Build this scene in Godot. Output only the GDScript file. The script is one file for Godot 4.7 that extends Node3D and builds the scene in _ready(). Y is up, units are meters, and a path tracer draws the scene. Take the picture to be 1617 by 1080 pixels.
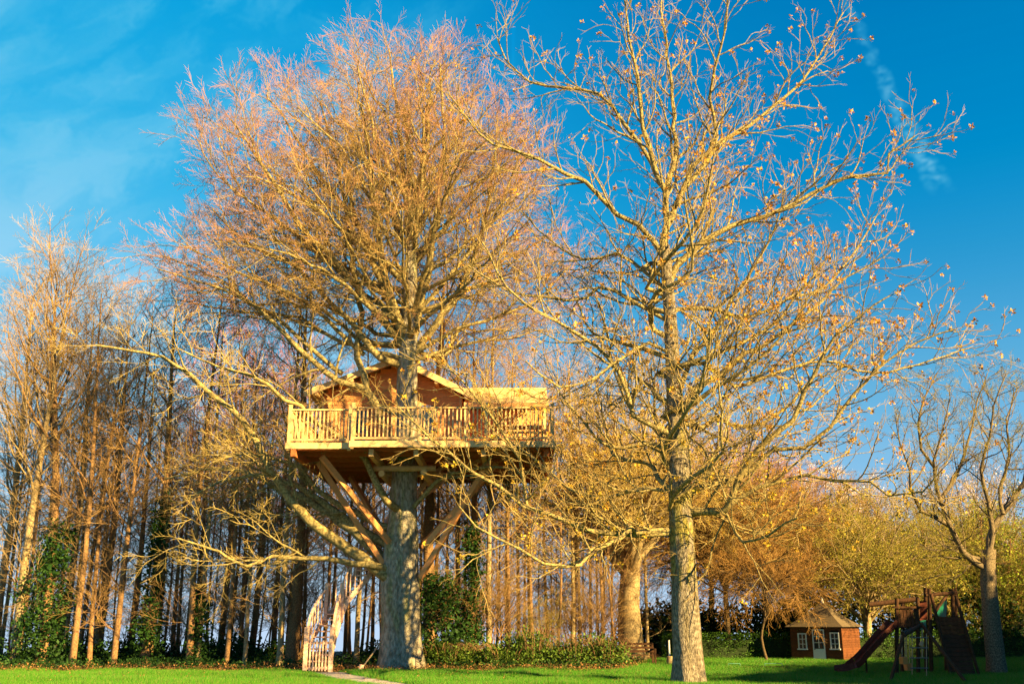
extends Node3D
# A wooden treehouse in a big bare tree at the edge of a wood, evening sun from the right.

const FOCAL := 1600.0
const TILT := 0.27010
const EYE := Vector3(0, 1.6, 0)
var rng := RandomNumberGenerator.new()
var names := {}
var M := {}
var spray_sets := {}
var index_bank := {}
var UP := Vector3.UP
var axis_path := PackedVector3Array()


# ---------------------------------------------------------------- helpers
func at(px: float, py: float, d: float) -> Vector3:
	# a point d metres in front of the camera that was measured on the photograph
	var dx := (px - 808.5) / FOCAL
	var dy := (540.0 - py) / FOCAL
	var f := cos(TILT) - dy * sin(TILT)
	var k := d / f
	return Vector3(dx * k, EYE.y + (dy * cos(TILT) + sin(TILT)) * k, -d)


func ground(px: float, d: float) -> Vector3:
	var p := at(px, 1050, d)
	p.y = 0
	return p


func numbered(called: String) -> String:
	var n: int = names.get(called, 0)
	names[called] = n + 1
	return called if n == 0 else "%s_%03d" % [called, n]


func tag(o: Node, label: String, category: String, group := "") -> void:
	o.set_meta("label", label)
	o.set_meta("category", category)
	if group != "":
		o.set_meta("group", group)


func thing(called: String, where: Vector3, label: String, category: String, group := "", turn := 0.0) -> Node3D:
	var o := Node3D.new()
	o.name = numbered(called)
	add_child(o, true)
	o.position = where
	o.rotation.y = turn
	tag(o, label, category, group)
	return o


func part(parent: Node, called: String, mesh: Mesh, m: Material, pos := Vector3.ZERO, stuff := false) -> MeshInstance3D:
	var o := MeshInstance3D.new()
	o.name = called
	o.mesh = mesh
	o.material_override = null
	if mesh.get_surface_count() > 0:
		for s in mesh.get_surface_count():
			o.set_surface_override_material(s, m)
	parent.add_child(o, true)
	o.position = pos
	if stuff:
		o.set_meta("kind", "stuff")
	return o


func group_part(parent: Node, called: String, pos := Vector3.ZERO) -> Node3D:
	var o := Node3D.new()
	o.name = called
	parent.add_child(o, true)
	o.position = pos
	return o


var unit_box := BoxMesh.new()


func box(parent: Node, called: String, size: Vector3, pos: Vector3, m: Material, rot := Vector3.ZERO) -> MeshInstance3D:
	var o := part(parent, called, unit_box, m, pos)
	o.basis = Basis.from_euler(rot).scaled_local(size)
	return o


func bar(parent: Node, called: String, p: Vector3, q: Vector3, w: float, h: float, m: Material) -> MeshInstance3D:
	# a squared timber from p to q
	var d := q - p
	var z := d.normalized()
	var x := (UP.cross(z)).normalized() if absf(z.y) < 0.98 else Vector3.RIGHT
	var y := z.cross(x)
	var o := part(parent, called, unit_box, m, (p + q) * 0.5)
	o.basis = Basis(x * w, y * h, d)
	return o


func log_bar(parent: Node, called: String, p: Vector3, q: Vector3, r: float, m: Material, sides := 10) -> MeshInstance3D:
	var b := Buf.new()
	b.tube(PackedVector3Array([p, p.lerp(q, 0.5), q]), PackedFloat32Array([r, r, r * 0.96]), sides, true)
	return part(parent, called, b.mesh(), m)


func noise_tex(sd: int, freq: float, a: Color, b: Color, size := 512, octaves := 4, lo := 0.3, hi := 0.7) -> NoiseTexture2D:
	var n := FastNoiseLite.new()
	n.seed = sd
	n.noise_type = FastNoiseLite.TYPE_SIMPLEX_SMOOTH
	n.frequency = freq
	n.fractal_octaves = octaves
	var g := Gradient.new()
	g.offsets = PackedFloat32Array([lo, hi])
	g.colors = PackedColorArray([a.linear_to_srgb(), b.linear_to_srgb()])
	var t := NoiseTexture2D.new()
	t.width = size
	t.height = size
	t.seamless = true
	t.noise = n
	t.color_ramp = g
	return t


func mat(a: Color, b: Color, rough := 0.85, sd := 1, freq := 0.02, scale := Vector3.ONE, lo := 0.3, hi := 0.7, relief := 0.0) -> StandardMaterial3D:
	# colours are real-world linear values
	var m := StandardMaterial3D.new()
	m.roughness = rough
	m.metallic_specular = 0.3
	m.albedo_texture = noise_tex(sd, freq, a, b, 512, 5, lo, hi)
	m.uv1_triplanar = true
	m.uv1_world_triplanar = true
	m.uv1_scale = scale
	if relief > 0.0:
		m.heightmap_enabled = true
		m.heightmap_texture = noise_tex(sd + 50, freq * 1.6, Color.BLACK, Color.WHITE, 512, 5, 0.2, 0.8)
		m.heightmap_scale = relief
	return m


func flat(c: Color, rough := 0.8, vertex := false) -> StandardMaterial3D:
	var m := StandardMaterial3D.new()
	m.albedo_color = c.linear_to_srgb()
	m.roughness = rough
	m.metallic_specular = 0.3
	m.vertex_color_use_as_albedo = vertex
	return m


func leafy(c: Color) -> StandardMaterial3D:
	var m := flat(c, 0.6, true)
	m.cull_mode = BaseMaterial3D.CULL_DISABLED
	m.backlight_enabled = true
	m.backlight = Color(0.5, 0.5, 0.5)
	return m


func rv(s := 1.0) -> Vector3:
	return Vector3(rng.randfn(), rng.randfn(), rng.randfn()) * 0.58 * s


class Buf:
	var v := PackedVector3Array()
	var n := PackedVector3Array()
	var c := PackedColorArray()
	var i := PackedInt32Array()
	var tint := Color.WHITE
	var colored := false

	func tube(p: PackedVector3Array, r: PackedFloat32Array, sides: int, cap := false) -> void:
		var x := Vector3.ZERO
		var first := v.size()
		var count := p.size()
		for k in count:
			var t := (p[mini(k + 1, count - 1)] - p[maxi(k - 1, 0)]).normalized()
			if k == 0:
				x = t.cross(Vector3.RIGHT if absf(t.x) < 0.8 else Vector3.BACK).normalized()
			else:
				x = (x - t * x.dot(t)).normalized()
			var y := t.cross(x)
			for s in sides:
				var a := TAU * s / sides
				var o := x * cos(a) + y * sin(a)
				v.append(p[k] + o * r[k])
				n.append(o)
				if colored:
					c.append(tint)
			if k > 0:
				var b := first + k * sides
				for s in sides:
					var s2 := (s + 1) % sides
					i.append(b + s - sides)
					i.append(b + s)
					i.append(b + s2)
					i.append(b + s - sides)
					i.append(b + s2)
					i.append(b + s2 - sides)
		if cap:
			for e in 2:
				var k: int = 0 if e == 0 else count - 1
				var b := v.size()
				var nn := (p[0] - p[1]).normalized() if e == 0 else (p[count - 1] - p[count - 2]).normalized()
				for s in sides:
					v.append(v[first + k * sides + s])
					n.append(nn)
					if colored:
						c.append(tint)
				for s in sides - 2:
					i.append(b)
					i.append(b + s + (1 if e == 0 else 2))
					i.append(b + s + (2 if e == 0 else 1))

	func tri(a: Vector3, b: Vector3, d: Vector3) -> void:
		var nn := (d - a).cross(b - a).normalized()
		for q in [a, b, d]:
			i.append(v.size())
			v.append(q)
			n.append(nn)
			if colored:
				c.append(tint)

	func quad(a: Vector3, b: Vector3, d: Vector3, e: Vector3) -> void:
		tri(a, b, d)
		tri(a, d, e)

	func mesh() -> ArrayMesh:
		var m := ArrayMesh.new()
		if v.is_empty():
			return m
		var a := []
		a.resize(Mesh.ARRAY_MAX)
		a[Mesh.ARRAY_VERTEX] = v
		a[Mesh.ARRAY_NORMAL] = n
		if colored:
			a[Mesh.ARRAY_COLOR] = c
		a[Mesh.ARRAY_INDEX] = i
		m.add_surface_from_arrays(Mesh.PRIMITIVE_TRIANGLES, a)
		return m


# a template of a few variants (same topology) and the join of many placed copies of it
func join(which: String, xf: Array) -> ArrayMesh:
	var set_: Array = spray_sets[which]
	var b := Buf.new()
	b.colored = true
	var k := 0
	for t in xf:
		var s: Buf = set_[k % set_.size()]
		k += 1
		var tt: Transform3D = t
		b.v.append_array(tt * s.v)
		b.n.append_array(Transform3D(tt.basis.orthonormalized(), Vector3.ZERO) * s.n)
		b.c.append_array(s.c)
	var s0: Buf = set_[0]
	var per := s0.i.size()
	var bank: PackedInt32Array = index_bank.get(which, PackedInt32Array())
	var have := bank.size() / per
	if have < xf.size():
		var vs := s0.v.size()
		for q in range(have, xf.size()):
			var off := q * vs
			for e in s0.i:
				bank.append(e + off)
		index_bank[which] = bank
	b.i = bank.slice(0, xf.size() * per)
	return b.mesh()


func frame(p: Vector3, d: Vector3, s: float) -> Transform3D:
	var y := d.normalized()
	var x := y.cross(Vector3(rng.randfn(), rng.randfn(), rng.randfn())).normalized()
	return Transform3D(Basis(x * s, y * s, x.cross(y) * s), p)


func make_spray(seed_: int, length: float, shoots: int, r: float, ang: float, base: Color, tip: Color, lift := 0.0) -> Buf:
	var g := RandomNumberGenerator.new()
	g.seed = seed_
	var b := Buf.new()
	b.colored = true
	b.tint = base.lerp(tip, 0.3)
	var p := PackedVector3Array([Vector3.ZERO])
	var d := UP
	for k in 3:
		d = (d + Vector3(g.randfn(), 0, g.randfn()) * 0.16).normalized()
		p.append(p[k] + d * length / 3.0)
	b.tube(p, PackedFloat32Array([r, r * 0.8, r * 0.6, r * 0.25]), 3)
	for k in shoots:
		var t := 0.12 + 0.85 * (k + g.randf() * 0.8) / shoots
		var f := t * 3.0
		var j := mini(int(f), 2)
		var o := p[j].lerp(p[j + 1], f - j)
		var az := k * 2.4 + g.randf()
		var a := ang * g.randf_range(0.7, 1.3)
		var dir := Vector3(sin(a) * cos(az), cos(a), sin(a) * sin(az))
		var l := length * g.randf_range(0.3, 0.55) * (1.15 - 0.6 * t)
		var mid := o + dir * l * 0.5
		var e := mid + (dir + Vector3(0, lift, 0) + Vector3(g.randfn(), g.randfn(), g.randfn()) * 0.15).normalized() * l * 0.5
		b.tint = base.lerp(tip, g.randf_range(0.5, 1.0))
		b.tube(PackedVector3Array([o, mid, e]), PackedFloat32Array([r * 0.6, r * 0.5, r * 0.28]), 3)
	return b


func make_leaves(seed_: int, count: int, size: float, spread: float, ca: Color, cb: Color, up := 0.0) -> Buf:
	var g := RandomNumberGenerator.new()
	g.seed = seed_
	var b := Buf.new()
	b.colored = true
	for k in count:
		var d := Vector3(g.randfn(), g.randfn() + up, g.randfn()).normalized()
		var o := d * spread * g.randf_range(0.2, 1.0)
		var side := d.cross(Vector3(g.randfn(), g.randfn(), g.randfn())).normalized()
		var s := size * g.randf_range(0.6, 1.2)
		var tip := o + (d + Vector3(0, -0.2, 0)).normalized() * s
		var mid := o.lerp(tip, 0.5)
		b.tint = ca.lerp(cb, g.randf())
		b.quad(o, mid + side * s * 0.32, tip, mid - side * s * 0.32)
	return b


# ---------------------------------------------------------------- trees
func smooth_path(raw: PackedVector3Array, step: float, wob: float) -> PackedVector3Array:
	var out := PackedVector3Array()
	var n := raw.size()
	for k in n - 1:
		var a := raw[maxi(k - 1, 0)]
		var b := raw[k]
		var c := raw[k + 1]
		var d := raw[mini(k + 2, n - 1)]
		var m := maxi(1, int(b.distance_to(c) / step))
		for j in m:
			var q := b.cubic_interpolate(c, a, d, float(j) / m)
			out.append(q + (rv(wob) if k + j > 0 else Vector3.ZERO))
	out.append(raw[n - 1])
	return out


func taper(count: int, r0: float, r1: float, pw := 1.0) -> PackedFloat32Array:
	var r := PackedFloat32Array()
	for k in count:
		r.append(lerpf(r1, r0, pow(1.0 - float(k) / (count - 1), pw)))
	return r


func branch(b: Buf, sp: Array, p: Vector3, d: Vector3, length: float, r: float, lv: int, P: Dictionary) -> void:
	var n := maxi(3, int(ceil(length / P.seg[lv])))
	var pts := PackedVector3Array([p])
	var rad := PackedFloat32Array([r])
	var s := length / n
	var w: float = P.wander[lv]
	var tro: float = P.tropism[lv]
	var tip: float = P.tip[lv]
	for k in n:
		d = (d + Vector3(rng.randfn(), rng.randfn(), rng.randfn()) * w + UP * tro * s).normalized()
		p += d * s
		if p.y < P.get("floor", -99.0):
			p.y = P.floor + 0.1
			d.y = absf(d.y)
		pts.append(p)
		rad.append(lerpf(r, tip, (k + 1.0) / n))
	b.tube(pts, rad, P.sides[lv])
	kids(b, sp, pts, rad, length, lv, P)


func kids(b: Buf, sp: Array, pts: PackedVector3Array, rad: PackedFloat32Array, length: float, lv: int, P: Dictionary) -> void:
	var n := pts.size() - 1
	var last: int = P.last
	var count := int(length * P.dens[lv] + rng.randf())
	var from: float = P.from[lv]
	var turn := rng.randf() * TAU
	for k in count:
		var t := lerpf(from, 1.0, (k + rng.randf()) / count)
		var f := t * n
		var j := mini(int(f), n - 1)
		var o := pts[j].lerp(pts[j + 1], f - j)
		var tg := (pts[j + 1] - pts[j]).normalized()
		turn += 2.4 + rng.randfn() * 0.4
		var x := tg.cross(Vector3.RIGHT if absf(tg.x) < 0.8 else Vector3.BACK).normalized()
		var sd := x * cos(turn) + tg.cross(x) * sin(turn)
		var a: float = P.angle[lv] * rng.randf_range(0.7, 1.25)
		var d := (tg * cos(a) + sd * sin(a)).normalized()
		d = (d + UP * P.get("lift", 0.0)).normalized()
		if lv == last:
			sp.append(frame(o, d, P.spray * rng.randf_range(0.6, 1.15)))
		else:
			var l: float = P.len[lv + 1] * (1.2 - 0.75 * t) * rng.randf_range(0.6, 1.35)
			var r := minf(lerpf(rad[j], rad[j + 1], f - j) * 0.62, P.rmax[lv + 1] * l / P.len[lv + 1])
			branch(b, sp, o, d, l, maxf(r, P.tip[lv + 1] * 1.2), lv + 1, P)
	sp.append(frame(pts[n], pts[n] - pts[n - 1], P.spray * rng.randf_range(0.8, 1.2)))


func trunk_shape(path: PackedVector3Array, radii: PackedFloat32Array, sides: int, lump: float, flare: float, flare_h: float, sd: int, bands := []) -> ArrayMesh:
	# a fluted trunk: rings with noise, buttress flare at the foot; bands = [height, width] of lichen
	var noise := FastNoiseLite.new()
	noise.seed = sd
	noise.frequency = 0.9
	var b := Buf.new()
	b.colored = true
	for k in path.size():
		var h := path[k].y
		for s in sides + 1:
			var a := TAU * s / sides
			var o := Vector3(cos(a), 0, sin(a))
			var ns := noise.get_noise_3d(o.x * 1.1, h * 0.45, o.z * 1.1)
			var nf := noise.get_noise_3d(o.x * 3.0 + 9.0, h * 1.6, o.z * 3.0)
			var fl := flare * exp(-maxf(h, 0.0) / flare_h) * (0.75 + 0.55 * sin(a * 5.0 + sd) + 0.3 * sin(a * 3.0 + 2.0))
			b.v.append(path[k] + o * radii[k] * (1.0 + lump * ns + lump * 0.35 * nf + fl))
			var tone := 1.0 + 0.25 * nf
			var cc := Color(tone, tone, tone)
			# moss and algae in patches
			var moss := noise.get_noise_3d(o.x * 2.0 + 30.0, h * 0.55, o.z * 2.0)
			cc = cc.lerp(Color(0.72, 0.82, 0.36), smoothstep(0.05, 0.35, moss) * (0.25 if bands.size() > 0 else 0.65))
			cc = cc.lerp(Color(0.55, 0.48, 0.40), smoothstep(0.1, 0.4, noise.get_noise_3d(o.x * 4.0, h * 0.9 + 60.0, o.z * 4.0)) * 0.6)
			for band in bands:
				var e: float = absf(h + nf * 0.7 - band[0]) / band[1]
				if e < 1.0:
					cc = cc.lerp(Color(1.9, 1.1, 0.25), smoothstep(1.0, 0.4, e) * 0.85)
			b.c.append(cc)
			b.n.append(o)
		if k > 0:
			var q := k * (sides + 1)
			for s in sides:
				for e in [q + s - sides - 1, q + s + 1, q + s, q + s - sides - 1, q + s - sides, q + s + 1]:
					b.i.append(e)
	# normals from the surface
	var st := SurfaceTool.new()
	var m := b.mesh()
	st.create_from(m, 0)
	st.generate_normals()
	return st.commit()


func tubes_to_part(tree: Node, called: String, b: Buf, m: Material) -> void:
	if b.v.size() > 0:
		part(tree, called, b.mesh(), m)


func limb_from(tree: Node3D, raw: Array, d0: float, d1: float, r0: float, r1: float, P: Dictionary, sp: Array, m: Material, wob := 0.05, bark := 7) -> void:
	# raw: pixel pairs measured on the photograph, from the trunk outwards; distance runs from d0 to d1
	var p := PackedVector3Array()
	for k in raw.size():
		var t := pow(float(k) / (raw.size() - 1), 1.3)
		p.append(at(raw[k].x, raw[k].y, lerpf(d0, d1, t)) - tree.position)
	limb_path(tree, p, r0, r1, P, sp, m, wob, bark)


func limb_path(tree: Node3D, p: PackedVector3Array, r0: float, r1: float, P: Dictionary, sp: Array, m: Material, wob := 0.05, sides := 7) -> void:
	# root the limb in the trunk's own axis where it springs from it
	if axis_path.size() > 0:
		var best := 1.3
		var root := Vector3.ZERO
		for q in axis_path:
			var e := q - UP * 0.12
			if e.distance_to(p[0]) < best and q.y <= p[0].y + 0.05:
				best = e.distance_to(p[0])
				root = e
		if best < 1.3 and best > 0.08:
			p.insert(0, root)
	var path := smooth_path(p, 0.45, wob)
	var rad := taper(path.size(), r0, r1, 1.15)
	var b := Buf.new()
	b.tube(path, rad, sides, true)
	var l := 0.0
	for k in path.size() - 1:
		l += path[k].distance_to(path[k + 1])
	kids(b, sp, path, rad, l, 0, P)
	tubes_to_part(tree, "limb", b, m)


func V(a: float, b: float) -> Vector2:
	return Vector2(a, b)


func pts(list: Array) -> Array:
	var out := []
	for k in range(0, list.size(), 2):
		out.append(Vector2(list[k], list[k + 1]))
	return out


func _ready() -> void:
	rng.seed = 7
	# ---- camera, sky, sun, exposure
	var cam := Camera3D.new()
	cam.name = "camera"
	cam.fov = 37.299
	cam.far = 3000.0
	cam.position = EYE
	cam.rotation.x = TILT
	add_child(cam)
	var env := Environment.new()
	env.background_mode = Environment.BG_SKY
	env.sky = Sky.new()
	env.sky.sky_material = sky_material()
	env.background_energy_multiplier = 0.234
	env.tonemap_mode = Environment.TONE_MAPPER_LINEAR
	env.tonemap_exposure = EXPOSURE
	env.sdfgi_enabled = true
	env.ssao_enabled = true
	env.ssil_enabled = true
	var we := WorldEnvironment.new()
	we.name = "surroundings"
	we.environment = env
	add_child(we)
	var sun := DirectionalLight3D.new()
	sun.name = "sun"
	sun.light_color = Color(1.0, 0.86, 0.56)
	sun.light_energy = 1.6
	sun.light_angular_distance = 0.5
	sun.shadow_enabled = true
	var to_sun := Vector3(0.757 * 0.927, 0.375, 0.653 * 0.927)
	sun.look_at_from_position(to_sun * 100.0, Vector3.ZERO)
	add_child(sun)
	materials()
	templates()
	build_ground()
	build_tree_with_house()
	build_front_tree()
	build_treehouse()
	build_stair()
	build_wood()
	build_right_side()
	build_playhouse()
	build_playground()
	build_small_things()
	build_undergrowth()
	build_grass()


const EXPOSURE := 4.3


func sky_colour(el: float, az: float) -> Color:
	# colour of clear air; el and az in degrees, az to the right of the view; paler on the side away from the deep blue
	var els := [0.0, 6.0, 12.0, 18.0, 24.0, 35.0, 60.0, 90.0]
	var deep := [Color8(190, 216, 244), Color8(150, 200, 238), Color8(104, 180, 224), Color8(50, 156, 212), Color8(0, 140, 202), Color8(0, 120, 186), Color8(0, 92, 164), Color8(0, 74, 146)]
	var pale := [Color8(206, 230, 250), Color8(172, 219, 248), Color8(138, 210, 247), Color8(104, 198, 242), Color8(52, 182, 235), Color8(4, 160, 222), Color8(0, 110, 184), Color8(0, 74, 146)]
	var w := smoothstep(-0.42, 0.46, -sin(deg_to_rad(az)))
	for k in 7:
		if el <= els[k + 1] or k == 6:
			var f := clampf((el - els[k]) / (els[k + 1] - els[k]), 0, 1)
			return (deep[k] as Color).lerp(deep[k + 1], f).lerp((pale[k] as Color).lerp(pale[k + 1], f), w)
	return deep[7]


func sky_material() -> PanoramaSkyMaterial:
	var w := 512
	var h := 256
	var im := Image.create(w, h, false, Image.FORMAT_RGB8)
	for y in h:
		var el := 90.0 - (y + 0.5) / h * 180.0
		for x in w:
			var az := (x + 0.5) / w * 360.0
			im.set_pixel(x, y, sky_colour(maxf(el, 0.0), az))
	im.resize(4096, 2048, Image.INTERPOLATE_CUBIC)
	var n := FastNoiseLite.new()
	n.seed = 5
	n.frequency = 0.06
	n.fractal_octaves = 5
	n.domain_warp_enabled = true
	n.domain_warp_amplitude = 10.0
	n.domain_warp_frequency = 0.03
	var n2 := FastNoiseLite.new()
	n2.seed = 11
	n2.frequency = 0.35
	n2.fractal_octaves = 4
	for y in range(520, 1024):
		var el := 90.0 - (y + 0.5) / 2048.0 * 180.0
		for sx in range(-600, 600):
			var x := posmod(sx, 4096)
			var az := (sx + 0.5) / 4096.0 * 360.0
			# thin veils on the left, streaked along a slanting wind
			var u := az * 0.8 + el * 0.6
			var v := el * 1.0 - az * 0.55
			var a := smoothstep(-0.32, 0.5, n.get_noise_2d(u * 1.1, v * 2.2)) * 0.36
			a *= smoothstep(3.0, -14.0, az) * smoothstep(4.0, 12.0, el)
			# an old vapour trail on the right
			var tr := (33.5 - el) / 12.0
			if tr > -0.2 and tr < 1.0:
				var ca := 20.2 + tr * 4.6
				var wdt := 0.30 + 0.55 * maxf(tr, 0.0)
				var dd := absf(az - ca + n2.get_noise_2d(el * 2.0, 3.0) * 0.35) / wdt
				if dd < 1.0:
					a = maxf(a, (1.0 - dd * dd) * (0.12 + 0.34 * maxf(tr, 0.0)) * smoothstep(1.0, 0.85, tr) * clampf(0.6 + 1.5 * n2.get_noise_2d(az * 3.0, el * 5.0), 0.0, 1.3))
			if a > 0.004:
				im.set_pixel(x, y, im.get_pixel(x, y).lerp(Color(0.86, 0.92, 0.98), a))
	var s := PanoramaSkyMaterial.new()
	s.panorama = ImageTexture.create_from_image(im)
	return s


func materials() -> void:
	M.soil = mat(Color(0.05, 0.032, 0.016), Color(0.16, 0.10, 0.05), 0.95, 3, 0.02, Vector3.ONE * 0.25, 0.3, 0.7, 4.0)
	M.turf = mat(Color(0.035, 0.085, 0.010), Color(0.018, 0.11, 0.006), 0.95, 4, 0.015, Vector3.ONE * 0.2, 0.25, 0.5)
	M.gravel = mat(Color(0.38, 0.33, 0.30), Color(0.62, 0.56, 0.52), 0.95, 5, 0.12, Vector3.ONE * 0.8, 0.3, 0.7, 1.5)
	M.house_bark = mat(Color(0.20, 0.17, 0.12), Color(0.46, 0.40, 0.31), 0.9, 8, 0.03, Vector3(0.5, 0.22, 0.5), 0.25, 0.7, 4.0)
	M.house_bark.vertex_color_use_as_albedo = true
	M.house_limb = mat(Color(0.15, 0.115, 0.045), Color(0.42, 0.32, 0.135), 0.9, 9, 0.02, Vector3.ONE * 0.8, 0.35, 0.65)
	M.front_bark = mat(Color(0.10, 0.08, 0.055), Color(0.40, 0.33, 0.25), 0.95, 10, 0.03, Vector3(1.6, 0.35, 1.6), 0.28, 0.66, 5.0)
	M.front_bark.vertex_color_use_as_albedo = true
	M.front_limb = mat(Color(0.10, 0.078, 0.04), Color(0.42, 0.32, 0.12), 0.92, 12, 0.03, Vector3.ONE * 0.9, 0.38, 0.62)
	M.twig = flat(Color(1, 1, 1), 0.85, true)
	M.bark_pale = mat(Color(0.19, 0.135, 0.07), Color(0.42, 0.31, 0.165), 0.95, 14, 0.03, Vector3(1.2, 0.5, 1.2))
	M.bark_brown = mat(Color(0.15, 0.085, 0.04), Color(0.36, 0.205, 0.095), 0.95, 15, 0.04, Vector3(1.5, 0.5, 1.5))
	M.bark_dark = mat(Color(0.05, 0.035, 0.02), Color(0.16, 0.105, 0.055), 0.95, 16, 0.04, Vector3(1.5, 0.5, 1.5))
	M.leaf = leafy(Color(1, 1, 1))
	# timber: grain runs along the boards
	var grain := Vector3(0.35, 7.0, 0.35)
	for k in 3:
		var t: float = [0.92, 1.0, 1.1][k]
		M["larch%d" % k] = mat(Color(0.58, 0.345, 0.145) * t, Color(0.78, 0.53, 0.26) * t, 0.75, 20 + k, 0.03, grain)
		M["siding%d" % k] = mat(Color(0.60, 0.235, 0.08) * t, Color(0.78, 0.38, 0.14) * t, 0.7, 24 + k, 0.03, grain)
		M["shed%d" % k] = mat(Color(0.05, 0.017, 0.006) * t, Color(0.19, 0.066, 0.022) * t, 0.85, 28 + k, 0.03, grain)
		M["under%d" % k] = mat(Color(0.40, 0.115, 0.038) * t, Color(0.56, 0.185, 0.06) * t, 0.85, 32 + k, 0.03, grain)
	M.stair = mat(Color(0.64, 0.38, 0.26), Color(0.82, 0.56, 0.42), 0.8, 36, 0.03, Vector3(0.6, 0.6, 0.6))
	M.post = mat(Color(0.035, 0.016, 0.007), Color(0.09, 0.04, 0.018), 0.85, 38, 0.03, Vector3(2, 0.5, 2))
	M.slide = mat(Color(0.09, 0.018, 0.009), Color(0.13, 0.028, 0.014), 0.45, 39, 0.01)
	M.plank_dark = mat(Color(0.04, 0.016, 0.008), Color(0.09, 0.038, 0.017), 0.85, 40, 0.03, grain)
	M.shingle = mat(Color(0.07, 0.052, 0.032), Color(0.19, 0.14, 0.085), 0.9, 41, 0.05, Vector3(1, 3, 1))
	M.white = flat(Color(0.66, 0.66, 0.62), 0.5)
	M.glass = flat(Color(0.02, 0.025, 0.03), 0.08)
	M.glass.metallic_specular = 0.6
	M.inside = flat(Color(0.03, 0.02, 0.015), 0.9)
	M.tarp = flat(Color(0.01, 0.20, 0.12), 0.6)
	M.tarp.cull_mode = BaseMaterial3D.CULL_DISABLED
	M.tarp.backlight_enabled = true
	M.tarp.backlight = Color(0.4, 0.4, 0.4)
	M.rope = flat(Color(0.42, 0.30, 0.18), 0.9)
	M.stone = mat(Color(0.20, 0.18, 0.14), Color(0.42, 0.38, 0.30), 0.9, 43, 0.05)
	M.slate = flat(Color(0.05, 0.05, 0.055), 0.7)
	M.gnarled = mat(Color(0.055, 0.042, 0.026), Color(0.24, 0.18, 0.11), 0.95, 44, 0.04, Vector3(1.5, 0.6, 1.5))
	M.pipe = flat(Color(0.12, 0.30, 0.22), 0.4)
	M.rung = flat(Color(0.13, 0.13, 0.12), 0.5)
	M.seat = flat(Color(0.45, 0.19, 0.05), 0.6)
	M.yew = flat(Color(0.02, 0.035, 0.01), 0.9)


func larch() -> Material:
	return M["larch%d" % rng.randi_range(0, 2)]


func kind(which: String) -> Material:
	return M["%s%d" % [which, rng.randi_range(0, 2)]]


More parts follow.
